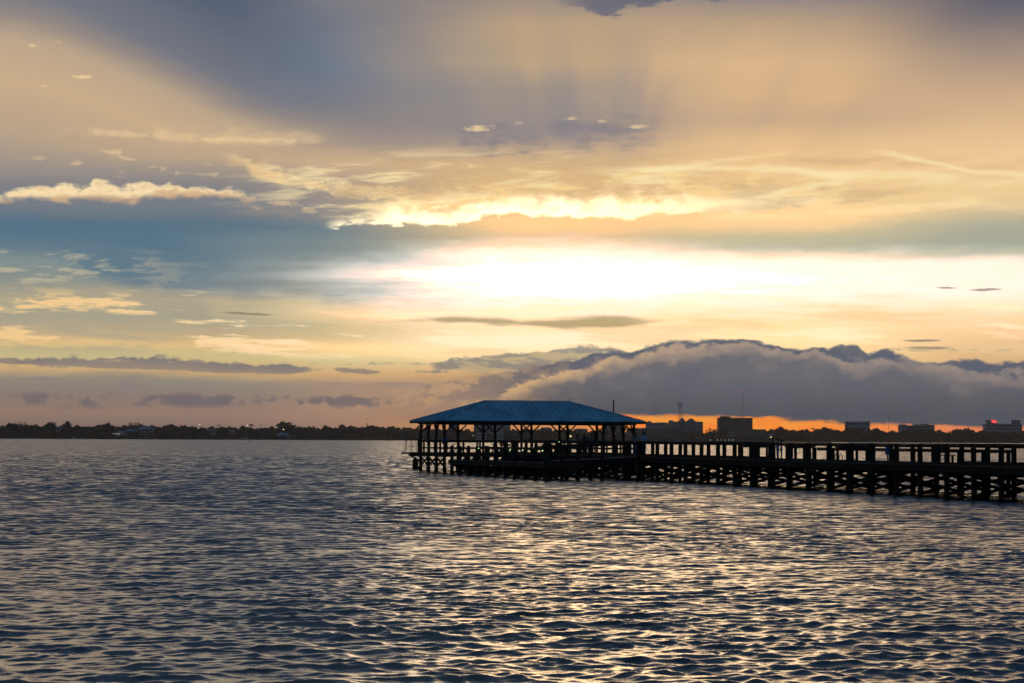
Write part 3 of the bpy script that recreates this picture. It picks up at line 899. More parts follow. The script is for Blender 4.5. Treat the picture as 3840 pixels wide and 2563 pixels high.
def build_pavilion():
    root = empty('pier_pavilion', P(4.0, 39.25, DECK), PA)
    tag(root, 'open pavilion with blue seamed metal hip roof at the end of the pier', 'pavilion')
    # local frame: x along the ridge, y across, z above the deck
    cs = [-8.5 + 3.4 * i for i in range(6)]
    ry = [-3.95, -1.32, 1.32, 3.95]
    ztop = 2.42
    pm = MB().box(-0.085, 0.085, -0.085, 0.085, 0, ztop).mesh('post', M['timber'])
    for x in cs:
        for y in (ry[0], ry[3]):
            inst('post', pm, root, (x, y, 0))
            for dx in (-0.75, 0.75):
                if abs(x + dx) > 8.6: continue
                MB().beam((x, y, ztop - 0.75), (x + dx, y, ztop - 0.02), 0.09, 0.11).build('knee_brace', M['timber'], root)
    for x in (cs[0], cs[-1]):
        for y in ry[1:3]:
            inst('post', pm, root, (x, y, 0))
        for y in ry:
            for dy in (-0.75, 0.75):
                if abs(y + dy) > 4.0: continue
                MB().beam((x, y, ztop - 0.75), (x, y + dy, ztop - 0.02), 0.09, 0.11).build('knee_brace', M['timber'], root)
    for y in (ry[0], ry[3]):
        MB().box(-8.7, 8.7, y - 0.08, y + 0.08, ztop, ztop + 0.22).build('eave_beam', M['timber'], root)
    for x in (cs[0], cs[-1]):
        MB().box(x - 0.08, x + 0.08, -3.86, 3.86, ztop + 0.002, ztop + 0.218).build('eave_beam', M['timber'], root)
    L, W, ZE, ZR = 9.3, 4.75, 2.72, 4.48
    RX0, RX1 = -3.75, 3.9
    # ceiling boards close the roof from below
    MB().box(-L + 0.06, L - 0.06, -W + 0.06, W - 0.06, ZE - 0.10, ZE - 0.07).build('ceiling', M['timber'], root)
    for (a, b, c, d) in ((-L, L, -W - 0.03, -W + 0.02), (-L, L, W - 0.02, W + 0.03), (-L - 0.03, -L + 0.02, -W + 0.025, W - 0.025), (L - 0.02, L + 0.03, -W + 0.025, W - 0.025)):
        MB().box(a, b, c, d, ZE - 0.20, ZE - 0.01).build('fascia', M['trim'], root)

    def zs(y): return ZE + (W - abs(y)) * (ZR - ZE) / W

    roof = empty('roof', (0, 0, 0)); roof.parent = root
    step = 0.6
    for sy in (-1, 1):
        x = -L
        while x < L - 0.02:
            x1 = min(x + step, L)

            def ytop(q):
                if q < RX0: f = (q + L) / (RX0 + L)
                elif q > RX1: f = (L - q) / (L - RX1)
                else: f = 1.0
                return W * (1 - f)
            mb = MB()
            xs = [x] + [k for k in (RX0, RX1) if x + 0.02 < k < x1 - 0.02] + [x1]
            for q0, q1 in zip(xs[:-1], xs[1:]):
                pts = [(q0, -W), (q1, -W), (q1, -ytop(q1)), (q0, -ytop(q0))]
                vs = [(a, b * -sy, zs(b)) for a, b in pts] + [(a, b * -sy, zs(b) - 0.03) for a, b in pts]
                mb.add(vs, [(0, 1, 2, 3), (7, 6, 5, 4), (0, 4, 5, 1), (1, 5, 6, 2), (2, 6, 7, 3), (3, 7, 4, 0)])
            yt = ytop(x)
            if W - yt > 0.15:
                mb.beam((x, W * sy, zs(W) + 0.02), (x, yt * sy, zs(yt) + 0.02), 0.045, 0.07)
            mb.build('roof_panel', M['roof'], roof)
            x = x1
    for sx, RX in ((-1, RX0), (1, RX1)):
        y = -W
        while y < W - 0.02:
            y1 = min(y + step, W)

            def xtop(q): return sx * L + (RX - sx * L) * (1 - abs(q) / W)

            def ze(q): return ZE + (1 - abs(q) / W) * (ZR - ZE)
            mb = MB()
            ys = [y] + ([0.0] if y + 0.02 < 0 < y1 - 0.02 else []) + [y1]
            for q0, q1 in zip(ys[:-1], ys[1:]):
                pts = [(sx * L, q0, ZE), (sx * L, q1, ZE), (xtop(q1), q1, ze(q1)), (xtop(q0), q0, ze(q0))]
                vs = pts + [(a, b, c - 0.03) for a, b, c in pts]
                mb.add(vs, [(0, 1, 2, 3), (7, 6, 5, 4), (0, 4, 5, 1), (1, 5, 6, 2), (2, 6, 7, 3), (3, 7, 4, 0)])
            if abs(y) < W - 0.15:
                mb.beam((sx * L, y, ZE + 0.02), (xtop(y), y, ze(y) + 0.02), 0.045, 0.07)
            mb.build('roof_panel', M['roof'], roof)
            y = y1
    MB().beam((RX0, 0, ZR + 0.04), (RX1, 0, ZR + 0.04), 0.26, 0.05).build('ridge_cap', M['roof'], roof)
    for sx, RX in ((-1, RX0), (1, RX1)):
        for sy in (-1, 1):
            MB().beam((sx * L, sy * W, ZE + 0.045), (RX, 0, ZR + 0.045), 0.2, 0.04).build('hip_cap', M['roof'], roof)
    for x in (RX0 - 0.9, RX1 + 0.1):
        MB().tube((x, 0.25, ZR - 0.3), (x, 0.25, ZR + 0.28), 0.015, n=6).build('lightning_rod', M['steel'], roof)
    return root


build_pavilion()


def build_dock():
    root = empty('boat_dock', P(-6.0, 0.0, 0.0), PA)
    tag(root, 'low timber boat dock with a ramp sloping down from the pier', 'dock')
    LZ = 1.12
    # local frame: x = s + 6, y = t
    piles = [2.4 * i for i in range(11)]
    pm = pile_mesh('pile', 0.135, -1.6, 2.22)
    tall = pile_mesh('pile', 0.15, -1.6, 2.42)
    for i, t in enumerate(piles):
        o = inst('pile', tall if i == 0 else pm, root, (-1.0, t, rnd.uniform(-.05, .03)), rnd.uniform(0, 6))
        o.rotation_euler[0] = rnd.uniform(-.01, .01); o.rotation_euler[1] = rnd.uniform(-.012, .012)
        inst('pile', pm, root, (1.3, t + 0.1, -0.05), rnd.uniform(0, 6))
        MB().box(-1.2, 1.5, t - 0.24, t - 0.14, LZ - 0.36, LZ - 0.07).build('cap_beam', M['timber'], root)
        MB().beam((-1.0, t + 0.18, 0.75), (1.3, t + 0.18, 0.1), 0.06, 0.18).build('cross_brace', M['timber'], root)
        MB().beam((-1.0, t - 0.28, 0.1), (1.3, t - 0.28, 0.75), 0.06, 0.18).build('cross_brace', M['timber'], root)
    for i in range(7):
        t = piles[i]
        MB().box(-1.1, -0.9, t, t + 2.38, 2.13, 2.18).build('rail_cap', M['timber'], root)
        MB().box(-1.18, -1.14, t, t + 2.39, 1.99, 2.125).build('rail_board', M['timber'], root)
        MB().box(1.2, 1.4, t + 0.1, t + 2.48, 2.10, 2.15).build('rail_cap', M['timber'], root)
    for x in (-1.17, 0.1, 1.46):
        MB().box(x - 0.04, x + 0.04, -0.2, 24.3, LZ - 0.34, LZ - 0.055).build('stringer', M['timber'], root)
    pk = MB().box(-1.1, 1.55, -0.143, 0.143, -0.05, 0.0).mesh('deck_plank', M['deck'])
    t = 0.0
    while t < 24.2:
        inst('deck_plank', pk, root, (rnd.uniform(-.02, .02), t, LZ + rnd.uniform(-.006, .006)))
        t += 0.306
    # ramp up to the walkway
    z0, z1, x0, x1 = LZ + 0.12, DECK - 0.02, -0.4, 5.85
    for y in (0.05, 1.15, 2.25):
        MB().beam((x0, y, z0 - 0.17), (x1, y, z1 - 0.17), 0.09, 0.3).build('stringer', M['timber'], root)
    n = 20
    for i in range(n):
        f0, f1 = i / n, (i + 0.94) / n
        MB().beam((x0 + (x1 - x0) * f0, 1.15, z0 + (z1 - z0) * f0), (x0 + (x1 - x0) * f1, 1.15, z0 + (z1 - z0) * f1), 2.5, 0.05).build('ramp_plank', M['deck'], root)
    for y in (-0.12, 2.42):
        MB().beam((x0 - 0.5, y, z0 + 1.03), (x1, y, z1 + 1.06), 0.16, 0.055).build('ramp_rail', M['timber'], root)
        MB().beam((x0 - 0.5, y, z0 + 0.92), (x1, y, z1 + 0.95), 0.04, 0.14).build('rail_board', M['timber'], root)
        for x, zt in ((0.1, 2.40), (3.0, 2.58), (5.6, 2.60)):
            inst('pile', pile_mesh('pile', 0.13, -1.6, zt), root, (x, y, 0))
            MB().beam((x, y, 0.15), (x + 1.6, y, 1.0), 0.06, 0.18).build('cross_brace', M['timber'], root)
    return root


build_dock()


# ------------------------------------------------------------------ things on the pier
def picnic_table(s, t, rz, label):
    root = empty('picnic_table', P(s, t, DECK), PA + rz)
    tag(root, label, 'table', 'picnic tables under the pavilion')
    for i in range(4):
        MB().box(-0.9, 0.9, -0.36 + i * 0.185, -0.36 + i * 0.185 + 0.17, 0.71, 0.755).build('top_board', M['timber'], root)
    for y in (-0.72, 0.5):
        MB().box(-0.9, 0.9, y, y + 0.24, 0.42, 0.46).build('seat', M['timber'], root)
    for x in (-0.65, 0.65):
        for sg in (-1, 1):
            MB().beam((x, sg * 0.66, 0.0), (x, sg * 0.20, 0.708), 0.05, 0.1, up=(1, 0, 0)).build('leg', M['timber'], root)
        MB().box(x - 0.085, x - 0.03, -0.7, 0.72, 0.335, 0.418).build('crossbar', M['timber'], root)
    return root


picnic_table(-2.9, 36.6, R(90), 'picnic table near the landing stage end of the pavilion')
picnic_table(1.6, 38.8, 0.0, 'picnic table in the middle of the pavilion floor')
picnic_table(6.3, 39.6, 0.1, 'picnic table under the pavilion ahead of the standing visitors')


def bench(s, t, rz, label, back=True):
    root = empty('bench', P(s, t, DECK), PA + rz)
    tag(root, label, 'bench', 'timber benches along the walkway')
    for i in range(3):
        MB().box(-0.95, 0.95, -0.24 + i * 0.16, -0.24 + i * 0.16 + 0.145, 0.42, 0.465).build('seat_board', M['timber'], root)
    for x in (-0.78, 0.0, 0.78):
        MB().box(x - 0.05, x + 0.05, -0.2, -0.1, 0, 0.418).build('leg', M['timber'], root)
        MB().box(x - 0.05, x + 0.05, 0.14, 0.24, 0, 0.418 if not back else 0.86).build('leg', M['timber'], root)
    if back:
        for z in (0.56, 0.73):
            MB().box(-0.95, 0.95, 0.10, 0.137, z, z + 0.14).build('back_board', M['timber'], root)
    return root


def on_pier(px, s):
    """distance t along the pier at which a point at offset s shows in photograph column px"""
    k = (px - 1920.0) / F_PX
    # X = PO.x + .955 s - .295 t ; D = PO.y + .295 s + .955 t
    c, n = math.cos(PA), math.sin(PA)
    return (PO.x + c * s - k * (PO.y + n * s)) / (n + k * c)


bench(PW - 0.6, on_pier(3535, PW - 0.6), R(90), 'low slatted bench on the walkway past the fishing bay', back=True)
bench(0.9, on_pier(1884, 0.9), R(-90), 'slatted bench with its back to the low boat dock')
bench(0.9, on_pier(1925, 0.9), R(-90), 'second slatted bench along the walkway above the boat dock')
for px, lab in ((2830, 'fish cleaning table at the far end of the fishing bay'), (3000, 'fish cleaning table in the middle of the fishing bay'), (3195, 'fish cleaning table closest to the blue sign')):
    t = on_pier(px, PW + 1.2)
    root = empty('fish_cleaning_table', P(PW + 1.2, t, DECK - 0.005), PA)
    tag(root, lab, 'table', 'fish cleaning tables')
    MB().box(-0.4, 0.4, -1.5, 1.5, 0.80, 0.87).build('top', M['timber'], root)
    MB().box(-0.36, 0.36, -1.45, 1.45, 0.70, 0.797).build('apron', M['timber'], root)
    for x in (-0.32, 0.32):
        for y in (-1.3, 0.0, 1.3):
            MB().box(x - 0.06, x + 0.06, y - 0.06, y + 0.06, 0.0, 0.698).build('leg', M['timber'], root)

# ladder hoops rising over the edge of the fishing bay
t = on_pier(3145, PW + 2.2)
root = empty('ladder_rails', P(PW + 2.2, t, DECK - 0.005), PA)
tag(root, 'pair of arched steel ladder handrails at the edge of the fishing bay', 'ladder')
for dy in (-0.3, 0.3):
    MB().path([(0.0 + 0.28 * math.cos(a), dy + 0.32 * math.cos(a), 0.02 + 0.36 * math.sin(a)) for a in [math.pi * i / 10 for i in range(11)]], 0.025).build('handrail', M['steel'], root)

# blue sign on the walkway
t = on_pier(3333, PW - 0.12)
root = empty('blue_sign', P(PW - 0.2, t, DECK), PA)
tag(root, 'narrow blue sign on a post of the walkway railing', 'sign')
MB().box(-0.03, 0.03, -0.03, 0.03, 0.0, 0.95).build('post', M['steel'], root)
MB().box(-0.17, 0.17, -0.06, -0.035, 0.42, 0.92).build('panel', M['sign'], root)

for (s, t, z, lab, mt) in ((-4.5, 35.3, 0.75, 'blue notice board on the pavilion corner post by the landing stage', 'sign'),
                           (5.7, 35.3, 0.45, 'grey notice board on the middle front post of the pavilion', 'board'),
                           (12.5, 43.2, 0.55, 'grey notice board on the pavilion post beside the standing visitors', 'board')):
    root = empty('notice_board', P(s, t - 0.13, DECK + z), PA)
    tag(root, lab, 'sign')
    MB().box(-0.24, 0.24, -0.03, 0.0, 0.03, 0.50).build('panel', M[mt], root)
    MB().box(-0.27, 0.27, -0.035, 0.01, 0.505, 0.535).build('frame', M['steel'], root)
    MB().box(-0.27, 0.27, -0.035, 0.01, -0.005, 0.025).build('frame', M['steel'], root)
    MB().box(-0.05, 0.05, 0.003, 0.045, 0.1, 0.4).build('bracket', M['steel'], root)

# steel frame stand on the landing stage
root = empty('frame_stand', P(-5.55, 42.4, DECK + 0.005), PA)
tag(root, 'spindly steel tube stand with flat top on the landing stage', 'stand')
MB().box(-0.62, 0.62, -0.3, 0.3, 1.08, 1.12).build('top', M['timber'], root)
for x in (-0.5, 0.0, 0.5):
    for y in (-0.25, 0.25):
        k = x * 0.16
        MB().path([(x + k, y, 0.0), (x + k * 0.5, y, 0.3), (x, y, 0.7), (x - 0.01, y, 1.08)], 0.024).build('leg', M['trim'], root)
for y in (-0.25, 0.25):
    MB().path([(-0.52, y, 0.5), (0.52, y, 0.5)], 0.016).build('rung', M['trim'], root)
MB().path([(0.1, -0.25, 0.45), (0.3, -0.25, 0.3), (0.36, -0.25, 0.0)], 0.014).build('brace', M['trim'], root)

# tapered mooring dolphin in the water
D = 192.0
root = empty('mooring_dolphin', (at(1560, D), D, 0.0), PA)
tag(root, 'stubby tapered timber mooring dolphin standing in the water by the landing stage', 'mooring pile')
for i in range(6):
    a = i * math.pi / 3
    MB().tube((0.24 * math.cos(a), 0.24 * math.sin(a), -1.2), (0.12 * math.cos(a), 0.12 * math.sin(a), 0.92 + 0.03 * math.sin(i * 2)), 0.14, 0.12, 10).build('pile', M['pile'], root)
MB().tube((0, 0, 0.62), (0, 0, 0.74), 0.275, 0.265, 16).build('binding', M['steel'], root)

# pole behind the pavilion
D = 196.0
root = empty('lamp_pole', (at(2302, D), D, 0.0), PA)
tag(root, 'slim dark pole rising behind the blue roof', 'pole')
MB().tube((0, 0, -1.4), (0, 0, 6.28), 0.085, 0.06, 10).build('shaft', M['steel'], root)
MB().tube((0, 0, 6.29), (0, 0, 6.36), 0.11, 0.11, 10).build('cap', M['steel'], root)

# green glowing rail lamps and small warm lamps
lamps = [(1798, -7.0, 2.05), (1917, -7.0, 2.02), (1963, -7.0, 2.0), (2038, -7.0, 1.98)]
for px, s, z in lamps:
    t = on_pier(px, s - 0.17)
    root = empty('rail_lamp', P(s - 0.2, t, z), PA)
    tag(root, 'small green glowing lamp under the boat dock rail', 'lamp', 'green lamps on the boat dock')
    MB().box(-0.03, 0.02, -0.08, 0.08, 0.03, 0.07).build('housing', M['steel'], root)
    MB().ball((0, 0, 0), 0.05, sc=(0.8, 1.6, 0.6)).build('lens', M['greenlamp'], root)
for px, s, z in ((2098, -0.17, 2.55), (2195, -0.17, 2.42), (2992, PW + 2.6, 2.12), (3157, PW - 0.16, 2.5), (2850, PW + 2.6, 2.12)):
    t = on_pier(px, s)
    root = empty('rail_lamp', P(s, t, z), PA)
    tag(root, 'small green glowing lamp under the walkway rail', 'lamp', 'green lamps on the walkway')
    MB().box(-0.03, 0.03, -0.08, 0.08, 0.03, 0.07).build('housing', M['steel'], root)
    MB().ball((0, 0, 0), 0.045, sc=(0.8, 1.6, 0.6)).build('lens', M['greenlamp'], root)
# ------------------------------------------------------------------ far shore
def build_shore():
    rng = np.random.default_rng(3)
    xs = np.linspace(-1700, 1700, 90)
    prof = [(SHORE - 12, -1.5), (SHORE, 0.15), (SHORE + 8, 0.9), (SHORE + 60, 2.0), (SHORE + 200, 3.2), (SHORE + 500, 4.5), (SHORE + 1500, 5.0)]
    mb = MB()
    for i, x in enumerate(xs):
        w = 5 * math.sin(x * 0.011) + 4 * math.sin(x * 0.037 + 1)
        for y, z in prof:
            mb.v.append((x * (y / SHORE), y + (w if y < SHORE + 100 else 0), z + (rng.uniform(-.3, .3) if y > SHORE + 5 else 0)))
    n = len(prof)
    for i in range(len(xs) - 1):
        for j in range(n - 1):
            a = i * n + j
            mb.f.append((a, a + n, a + n + 1, a + 1))
    o = mb.build('shore', M['land'])
    o['kind'] = 'structure'


build_shore()


def leaf_cloud(lobes, per, size, seed, flat=0.8):
    """crown mesh: many small leaf-cluster faces scattered through the lobes' outer volume"""
    rng = np.random.default_rng(seed)
    V, Fc = [], []
    for (cx, cy, cz, rx, ry, rz) in lobes:
        for _ in range(per):
            d = rng.normal(size=3); d /= np.linalg.norm(d)
            r = rng.uniform(0.55, 1.06)
            c = np.array([cx, cy, cz]) + d * r * np.array([rx, ry, rz])
            a = rng.normal(size=3); a /= np.linalg.norm(a)
            b = np.cross(a, rng.normal(size=3)); b /= np.linalg.norm(b)
            s = size * rng.uniform(0.6, 1.3)
            k = len(V)
            V += [tuple(c - a * s - b * s * flat * 0.6), tuple(c + a * s * 0.8 - b * s * flat), tuple(c + a * s + b * s * flat * 0.7), tuple(c - a * s * 0.7 + b * s * flat)]
            Fc.append((k, k + 1, k + 2, k + 3))
    return V, Fc


def tree_proto(kind, seed):
    rng = random.Random(seed)
    mb = MB()
    tr = MB()
    if kind == 'broad':
        H = 13.0
        lobes = []
        for i in range(20):
            a = rng.uniform(0, 6.283); r = rng.uniform(0.5, 5.2)
            z = 9.4 - r * 0.45 + (rng.uniform(-6.5, 1.2) if i > 6 else rng.uniform(-1.5, 1.6))
            q = rng.uniform(1.8, 2.8)
            lobes.append((r * math.cos(a), r * math.sin(a), z, q, q, q * 0.8))
        V, Fc = leaf_cloud(lobes, 42, 0.75, seed)
        tr.tube((0, 0, -0.5), (0.2, 0, 5.0), 0.42, 0.28, 7)
        for l in lobes[:7]:
            tr.tube((0.2, 0, rng.uniform(3.5, 5.0)), (l[0] * 0.8, l[1] * 0.8, l[2]), 0.18, 0.06, 5)
    elif kind == 'dome':
        lobes = []
        for i in range(26):
            a = rng.uniform(0, 6.283); u = rng.uniform(0, 1)
            r = 8.0 * math.sqrt(u)
            z = 9.0 + 6.0 * math.sqrt(max(0, 1 - u)) - rng.uniform(0, 3)
            lobes.append((r * math.cos(a), r * math.sin(a), z, 2.3, 2.3, 2.0))
        V, Fc = leaf_cloud(lobes, 45, 0.7, seed)
        tr.tube((0, 0, -0.5), (0, 0, 8.0), 0.6, 0.4, 7)
        for l in lobes[:8]:
            tr.tube((0, 0, 6.0), (l[0] * 0.8, l[1] * 0.8, l[2]), 0.22, 0.07, 5)
    elif kind == 'spire':
        lobes = []
        for i in range(17):
            z = 3.0 + i * 0.88
            q = 1.75 * (1 - (i / 17.5)) ** 0.7 + 0.22
            lobes.append((rng.uniform(-.4, .4), rng.uniform(-.4, .4), z, q, q, 0.7))
        V, Fc = leaf_cloud(lobes, 26, 0.34, seed, 0.4)
        tr.tube((0, 0, -0.5), (0, 0, 17.5), 0.26, 0.04, 6)
    else:
        V, Fc = [], []
        for i in range(26):
            a = rng.uniform(0, 6.283); up = rng.uniform(-0.5, 1.0)
            p0 = Vector((0, 0, 13.5)); pr = p0
            for j in range(1, 6):
                f = j / 5
                pt = p0 + Vector((math.cos(a), math.sin(a), 0)) * (2.3 * f) + Vector((0, 0, up * 1.4 * f - 1.9 * f * f))
                w = 0.42 * (1 - abs(f - 0.45))
                sd = Vector((-math.sin(a), math.cos(a), -0.3)) * w
                k = len(V)
                V += [tuple(pr - sd), tuple(pr + sd), tuple(pt + sd * 0.9), tuple(pt - sd * 0.9)]
                Fc.append((k, k + 1, k + 2, k + 3))
                pr = pt
        tr.tube((0, 0, -0.5), (0.3, 0, 13.4), 0.24, 0.17, 7)
    mb.v, mb.f = V, Fc
    mat = M['needle'] if kind == 'spire' else M['leaf']
    return mb.mesh('crown', mat), tr.mesh('trunk', M['bark'])


PROTO = {('broad', k): tree_proto('broad', 20 + k) for k in range(4)}
PROTO.update({('dome', 0): tree_proto('dome', 40), ('spire', 0): tree_proto('spire', 50), ('spire', 1): tree_proto('spire', 51), ('palm', 0): tree_proto('palm', 60), ('palm', 1): tree_proto('palm', 61)})


def ground(D):
    return float(np.interp(D, [SHORE, SHORE + 8, SHORE + 60, SHORE + 200, SHORE + 500], [0.1, 0.9, 2.0, 3.2, 4.5]))


def plant(name, kind, k, px, pytop, D, label, group=None, wide=1.0, h0=None):
    h0 = h0 or dict(broad=13.0, dome=16.2, spire=18.2, palm=14.6)[kind]
    g = ground(D)
    h = zat(pytop, D, px) - g
    sz = h / h0
    root = empty(name, (at(px, D), D, g), rnd.uniform(0, 6.28))
    root.scale = (sz * wide, sz * wide, sz)
    tag(root, label, 'tree', group)
    cm, tm = PROTO[(kind, k)]
    inst('crown', cm, root); inst('trunk', tm, root)
    return root


def skyline(px):
    """row of the canopy's top in the photograph"""
    pts = [(-200, 1590), (0, 1592), (60, 1588), (150, 1594), (300, 1592), (420, 1590), (480, 1592), (600, 1598), (680, 1597), (760, 1600), (860, 1598), (1000, 1602), (1100, 1598), (1180, 1603), (1260, 1598), (1320, 1594),
           (1400, 1596), (1460, 1598), (1560, 1602), (1650, 1605), (1800, 1612), (2000, 1606), (2080, 1608), (2250, 1614), (2400, 1622), (2650, 1616), (2850, 1612), (2960, 1608), (3000, 1612), (3100, 1606), (3150, 1608),
           (3250, 1606), (3320, 1612), (3400, 1612), (3550, 1616), (3630, 1608), (3700, 1614), (3800, 1620), (4040, 1612)]
    return float(np.interp(px, [p[0] for p in pts], [p[1] for p in pts]))


def stretch_of(px):
    for lim, txt in ((150, 'by the spiky casuarina clump'), (300, 'around the thin spire trees'), (430, 'before the low rambling house'), (600, 'around the three-storey house'), (760, 'past the three-storey house'),
                     (960, 'between the lamp poles'), (1150, 'beneath the dome-shaped tree'), (1540, 'between the dome-shaped tree and the pavilion'), (1930, 'behind the landing stage half of the pavilion'),
                     (2360, 'behind the visitors in the pavilion'), (2700, 'around the gabled hotel'), (2900, 'below the dark office block'), (3180, 'up to the white office building'), (3380, 'up to the banded slab building'),
                     (3700, 'between the slab building and the neon hotel')):
        if px < lim: return txt
    return 'below the neon hotel'


def build_trees():
    r = random.Random(77)
    px = -160.0
    i = 0
    while px < 4000:
        D = 2440 + r.uniform(0, 90)
        plant('shore_tree', 'broad', r.randrange(4), px, skyline(px) + r.uniform(-5, 6) - (6 if r.random() < .12 else 0), D,
              'broad dark tree of the far shore wood ' + stretch_of(px), 'broad trees ' + stretch_of(px), wide=r.uniform(0.9, 1.35))
        px += r.uniform(16, 27)
    # front belt, lower
    px = -150.0
    while px < 4000:
        D = 2412 + r.uniform(0, 18)
        plant('waterside_tree', 'broad', r.randrange(4), px, skyline(px) + r.uniform(12, 26), D,
              'low spreading tree at the far water line ' + stretch_of(px), 'waterside trees ' + stretch_of(px), wide=r.uniform(1.2, 1.7))
        px += r.uniform(34, 56)
    sp = [(62, 1584), (70, 1582), (77, 1579), (84, 1581), (92, 1583), (98, 1580), (142, 1589), (120, 1588), (199, 1577), (211, 1581), (486, 1583), (491, 1582), (499, 1584), (506, 1582), (513, 1583), (519, 1581), (525, 1584), (536, 1590), (541, 1591), (825, 1587), (1379, 1588)]
    for j, (x, y) in enumerate(sp):
        if x < 150: lab, g = 'narrow casuarina in the spiky clump above the shore wood', 'casuarina clump'
        elif x < 215: lab, g = 'tall thin lone spire tree standing clear of the canopy' if j == 8 else 'shorter thin spire tree beside the tall lone one', None
        elif x < 560: lab, g = 'narrow casuarina in the clump behind the three-storey shore house', 'casuarinas behind the house'
        elif x < 900: lab, g = 'lone dark conical tree near the lamp poles on the shore', None
        else: lab, g = 'lone dark conical tree nearest the landing stage on the skyline', None
        plant('spire_tree', 'spire', j % 2, x, y, 2470 + (j % 5) * 8, lab, g, wide=0.8 if x < 300 else 0.9)
    for j, (x, y, lab) in enumerate([(944, 1588, 'tall lone palm rising above the low roofs of the shore'), (1108, 1591, 'palm standing beside the great dome-shaped tree'), (1178, 1596, 'palm between the dome-shaped tree and the pavilion'),
                                     (1573, 1594, 'palm seen beside the corner of the pavilion roof'), (2664, 1605, 'tallest palm beside the dark office block'), (2652, 1611, 'short palm next to the gabled hotel'),
                                     (2678, 1609, 'palm in the gap before the dark office block'), (2688, 1608, 'palm touching the edge of the dark office block'), (3050, 1603, 'pair of palm crowns above the wood east of the blocks'), (3062, 1607, 'lower palm crown in the wood east of the blocks')]):
        plant('palm_tree', 'palm', j % 2, x, y, 2490 + j * 3, lab, None, wide=1.0)
    plant('dome_tree', 'dome', 0, 1072, 1583, 2452, 'great dome-shaped dark tree standing above the shore wood', None, wide=1.25)
    plant('crown_tree', 'broad', 1, 257, 1579, 2480, 'flat-topped tree rising above the canopy beside the thin spires', None, wide=0.75)
    # undergrowth closing the belt at the water line
    rng = np.random.default_rng(9)
    lobes = []
    for k in range(2600):
        x = rng.uniform(-760, 760); u = rng.uniform(0, 1); y = SHORE + 4 + u * 150
        top = 2.0 + 10.5 * min(1.0, u * 4) * (0.75 + 0.25 * math.sin(x * 0.05) * math.sin(x * 0.017 + 2))
        lobes.append((x, y, 0.6 + rng.uniform(0.0, 1.0) * top, 4.2, 2.5, 2.0))
    V, Fc = leaf_cloud(lobes, 34, 1.0, 5)
    mb = MB(); mb.v, mb.f = V, Fc
    o = mb.build('undergrowth', M['leaf'])
    o['kind'] = 'stuff'
    tag(o, 'dark tangled undergrowth along the water line of the far shore', 'undergrowth')


build_trees()


# ------------------------------------------------------------------ buildings across the water
WIN = MB().box(-0.5, 0.5, -0.06, 0.0, 0, 1).mesh('window', M['glass'])


def building(name, label, px0, px1, pytop, D, floors, cols, mat, depth=18.0, group=None, win=(0.55, 0.5), roof='flat', base=None, wstyle='grid', parapet=0.8, overhang=0.0):
    """block whose front face spans px0..px1 and tops out at row pytop; front looks at the water"""
    x0, x1 = at(px0, D), at(px1, D)
    w = x1 - x0
    g = ground(D) if base is None else base
    h = zat(pytop, D, (px0 + px1) / 2) - g
    root = empty(name, ((x0 + x1) / 2, D, g), 0)
    tag(root, label, 'building', group)
    body = h - (0.32 * w if roof == 'gable' else (0.18 * w if roof == 'hip' else 0))
    MB().box(-w / 2, w / 2, 0, depth, -1.0, body).build('wall', mat, root)
    if roof == 'flat':
        MB().box(-w / 2 - overhang - 0.15, w / 2 + overhang + 0.15, -0.15 - overhang, depth + 0.15, body, body + parapet * 0.5).build('roof', M['rooftile'] if overhang else mat, root)
    elif roof == 'hip':
        o = 0.6 + overhang
        mb = MB().add([(-w / 2 - o, -o, body), (w / 2 + o, -o, body), (w / 2 + o, depth + o, body), (-w / 2 - o, depth + o, body),
                       (-w * 0.22, depth / 2, h), (w * 0.22, depth / 2, h)], [(0, 1, 5, 4), (1, 2, 5), (2, 3, 4, 5), (3, 0, 4), (3, 2, 1, 0)])
        mb.build('roof', M['rooftile'], root)
    elif roof == 'gable':
        o = 0.5
        mb = MB().add([(-w / 2 - o, -o, body), (w / 2 + o, -o, body), (0, -o, h), (-w / 2 - o, depth, body), (w / 2 + o, depth, body), (0, depth, h)],
                      [(0, 1, 2), (1, 4, 5, 2), (4, 3, 5), (3, 0, 2, 5), (3, 4, 1, 0)])
        mb.build('roof', M['rooftile'], root)
    if floors and cols:
        fh = body / floors
        cw = w / cols
        for f in range(floors):
            z = fh * f + fh * (1 - win[1]) * 0.55
            if wstyle == 'band':
                inst('window', WIN, root, (0, 0, z), 0, (w * 0.94, 1, fh * win[1]))
                continue
            for c in range(cols):
                inst('window', WIN, root, (-w / 2 + cw * (c + 0.5), 0, z), 0, (cw * win[0], 1, fh * win[1]))
    return root


def addpart(root, name, px0, px1, py0, py1, D, mat, y0=-0.4, y1=8.0):
    c = root.location
    x0, x1 = at(px0, D) - c.x, at(px1, D) - c.x
    m = (px0 + px1) / 2
    return MB().box(x0, x1, y0, y1, zat(py1, D, m) - c.z, zat(py0, D, m) - c.z).build(name, mat, root)


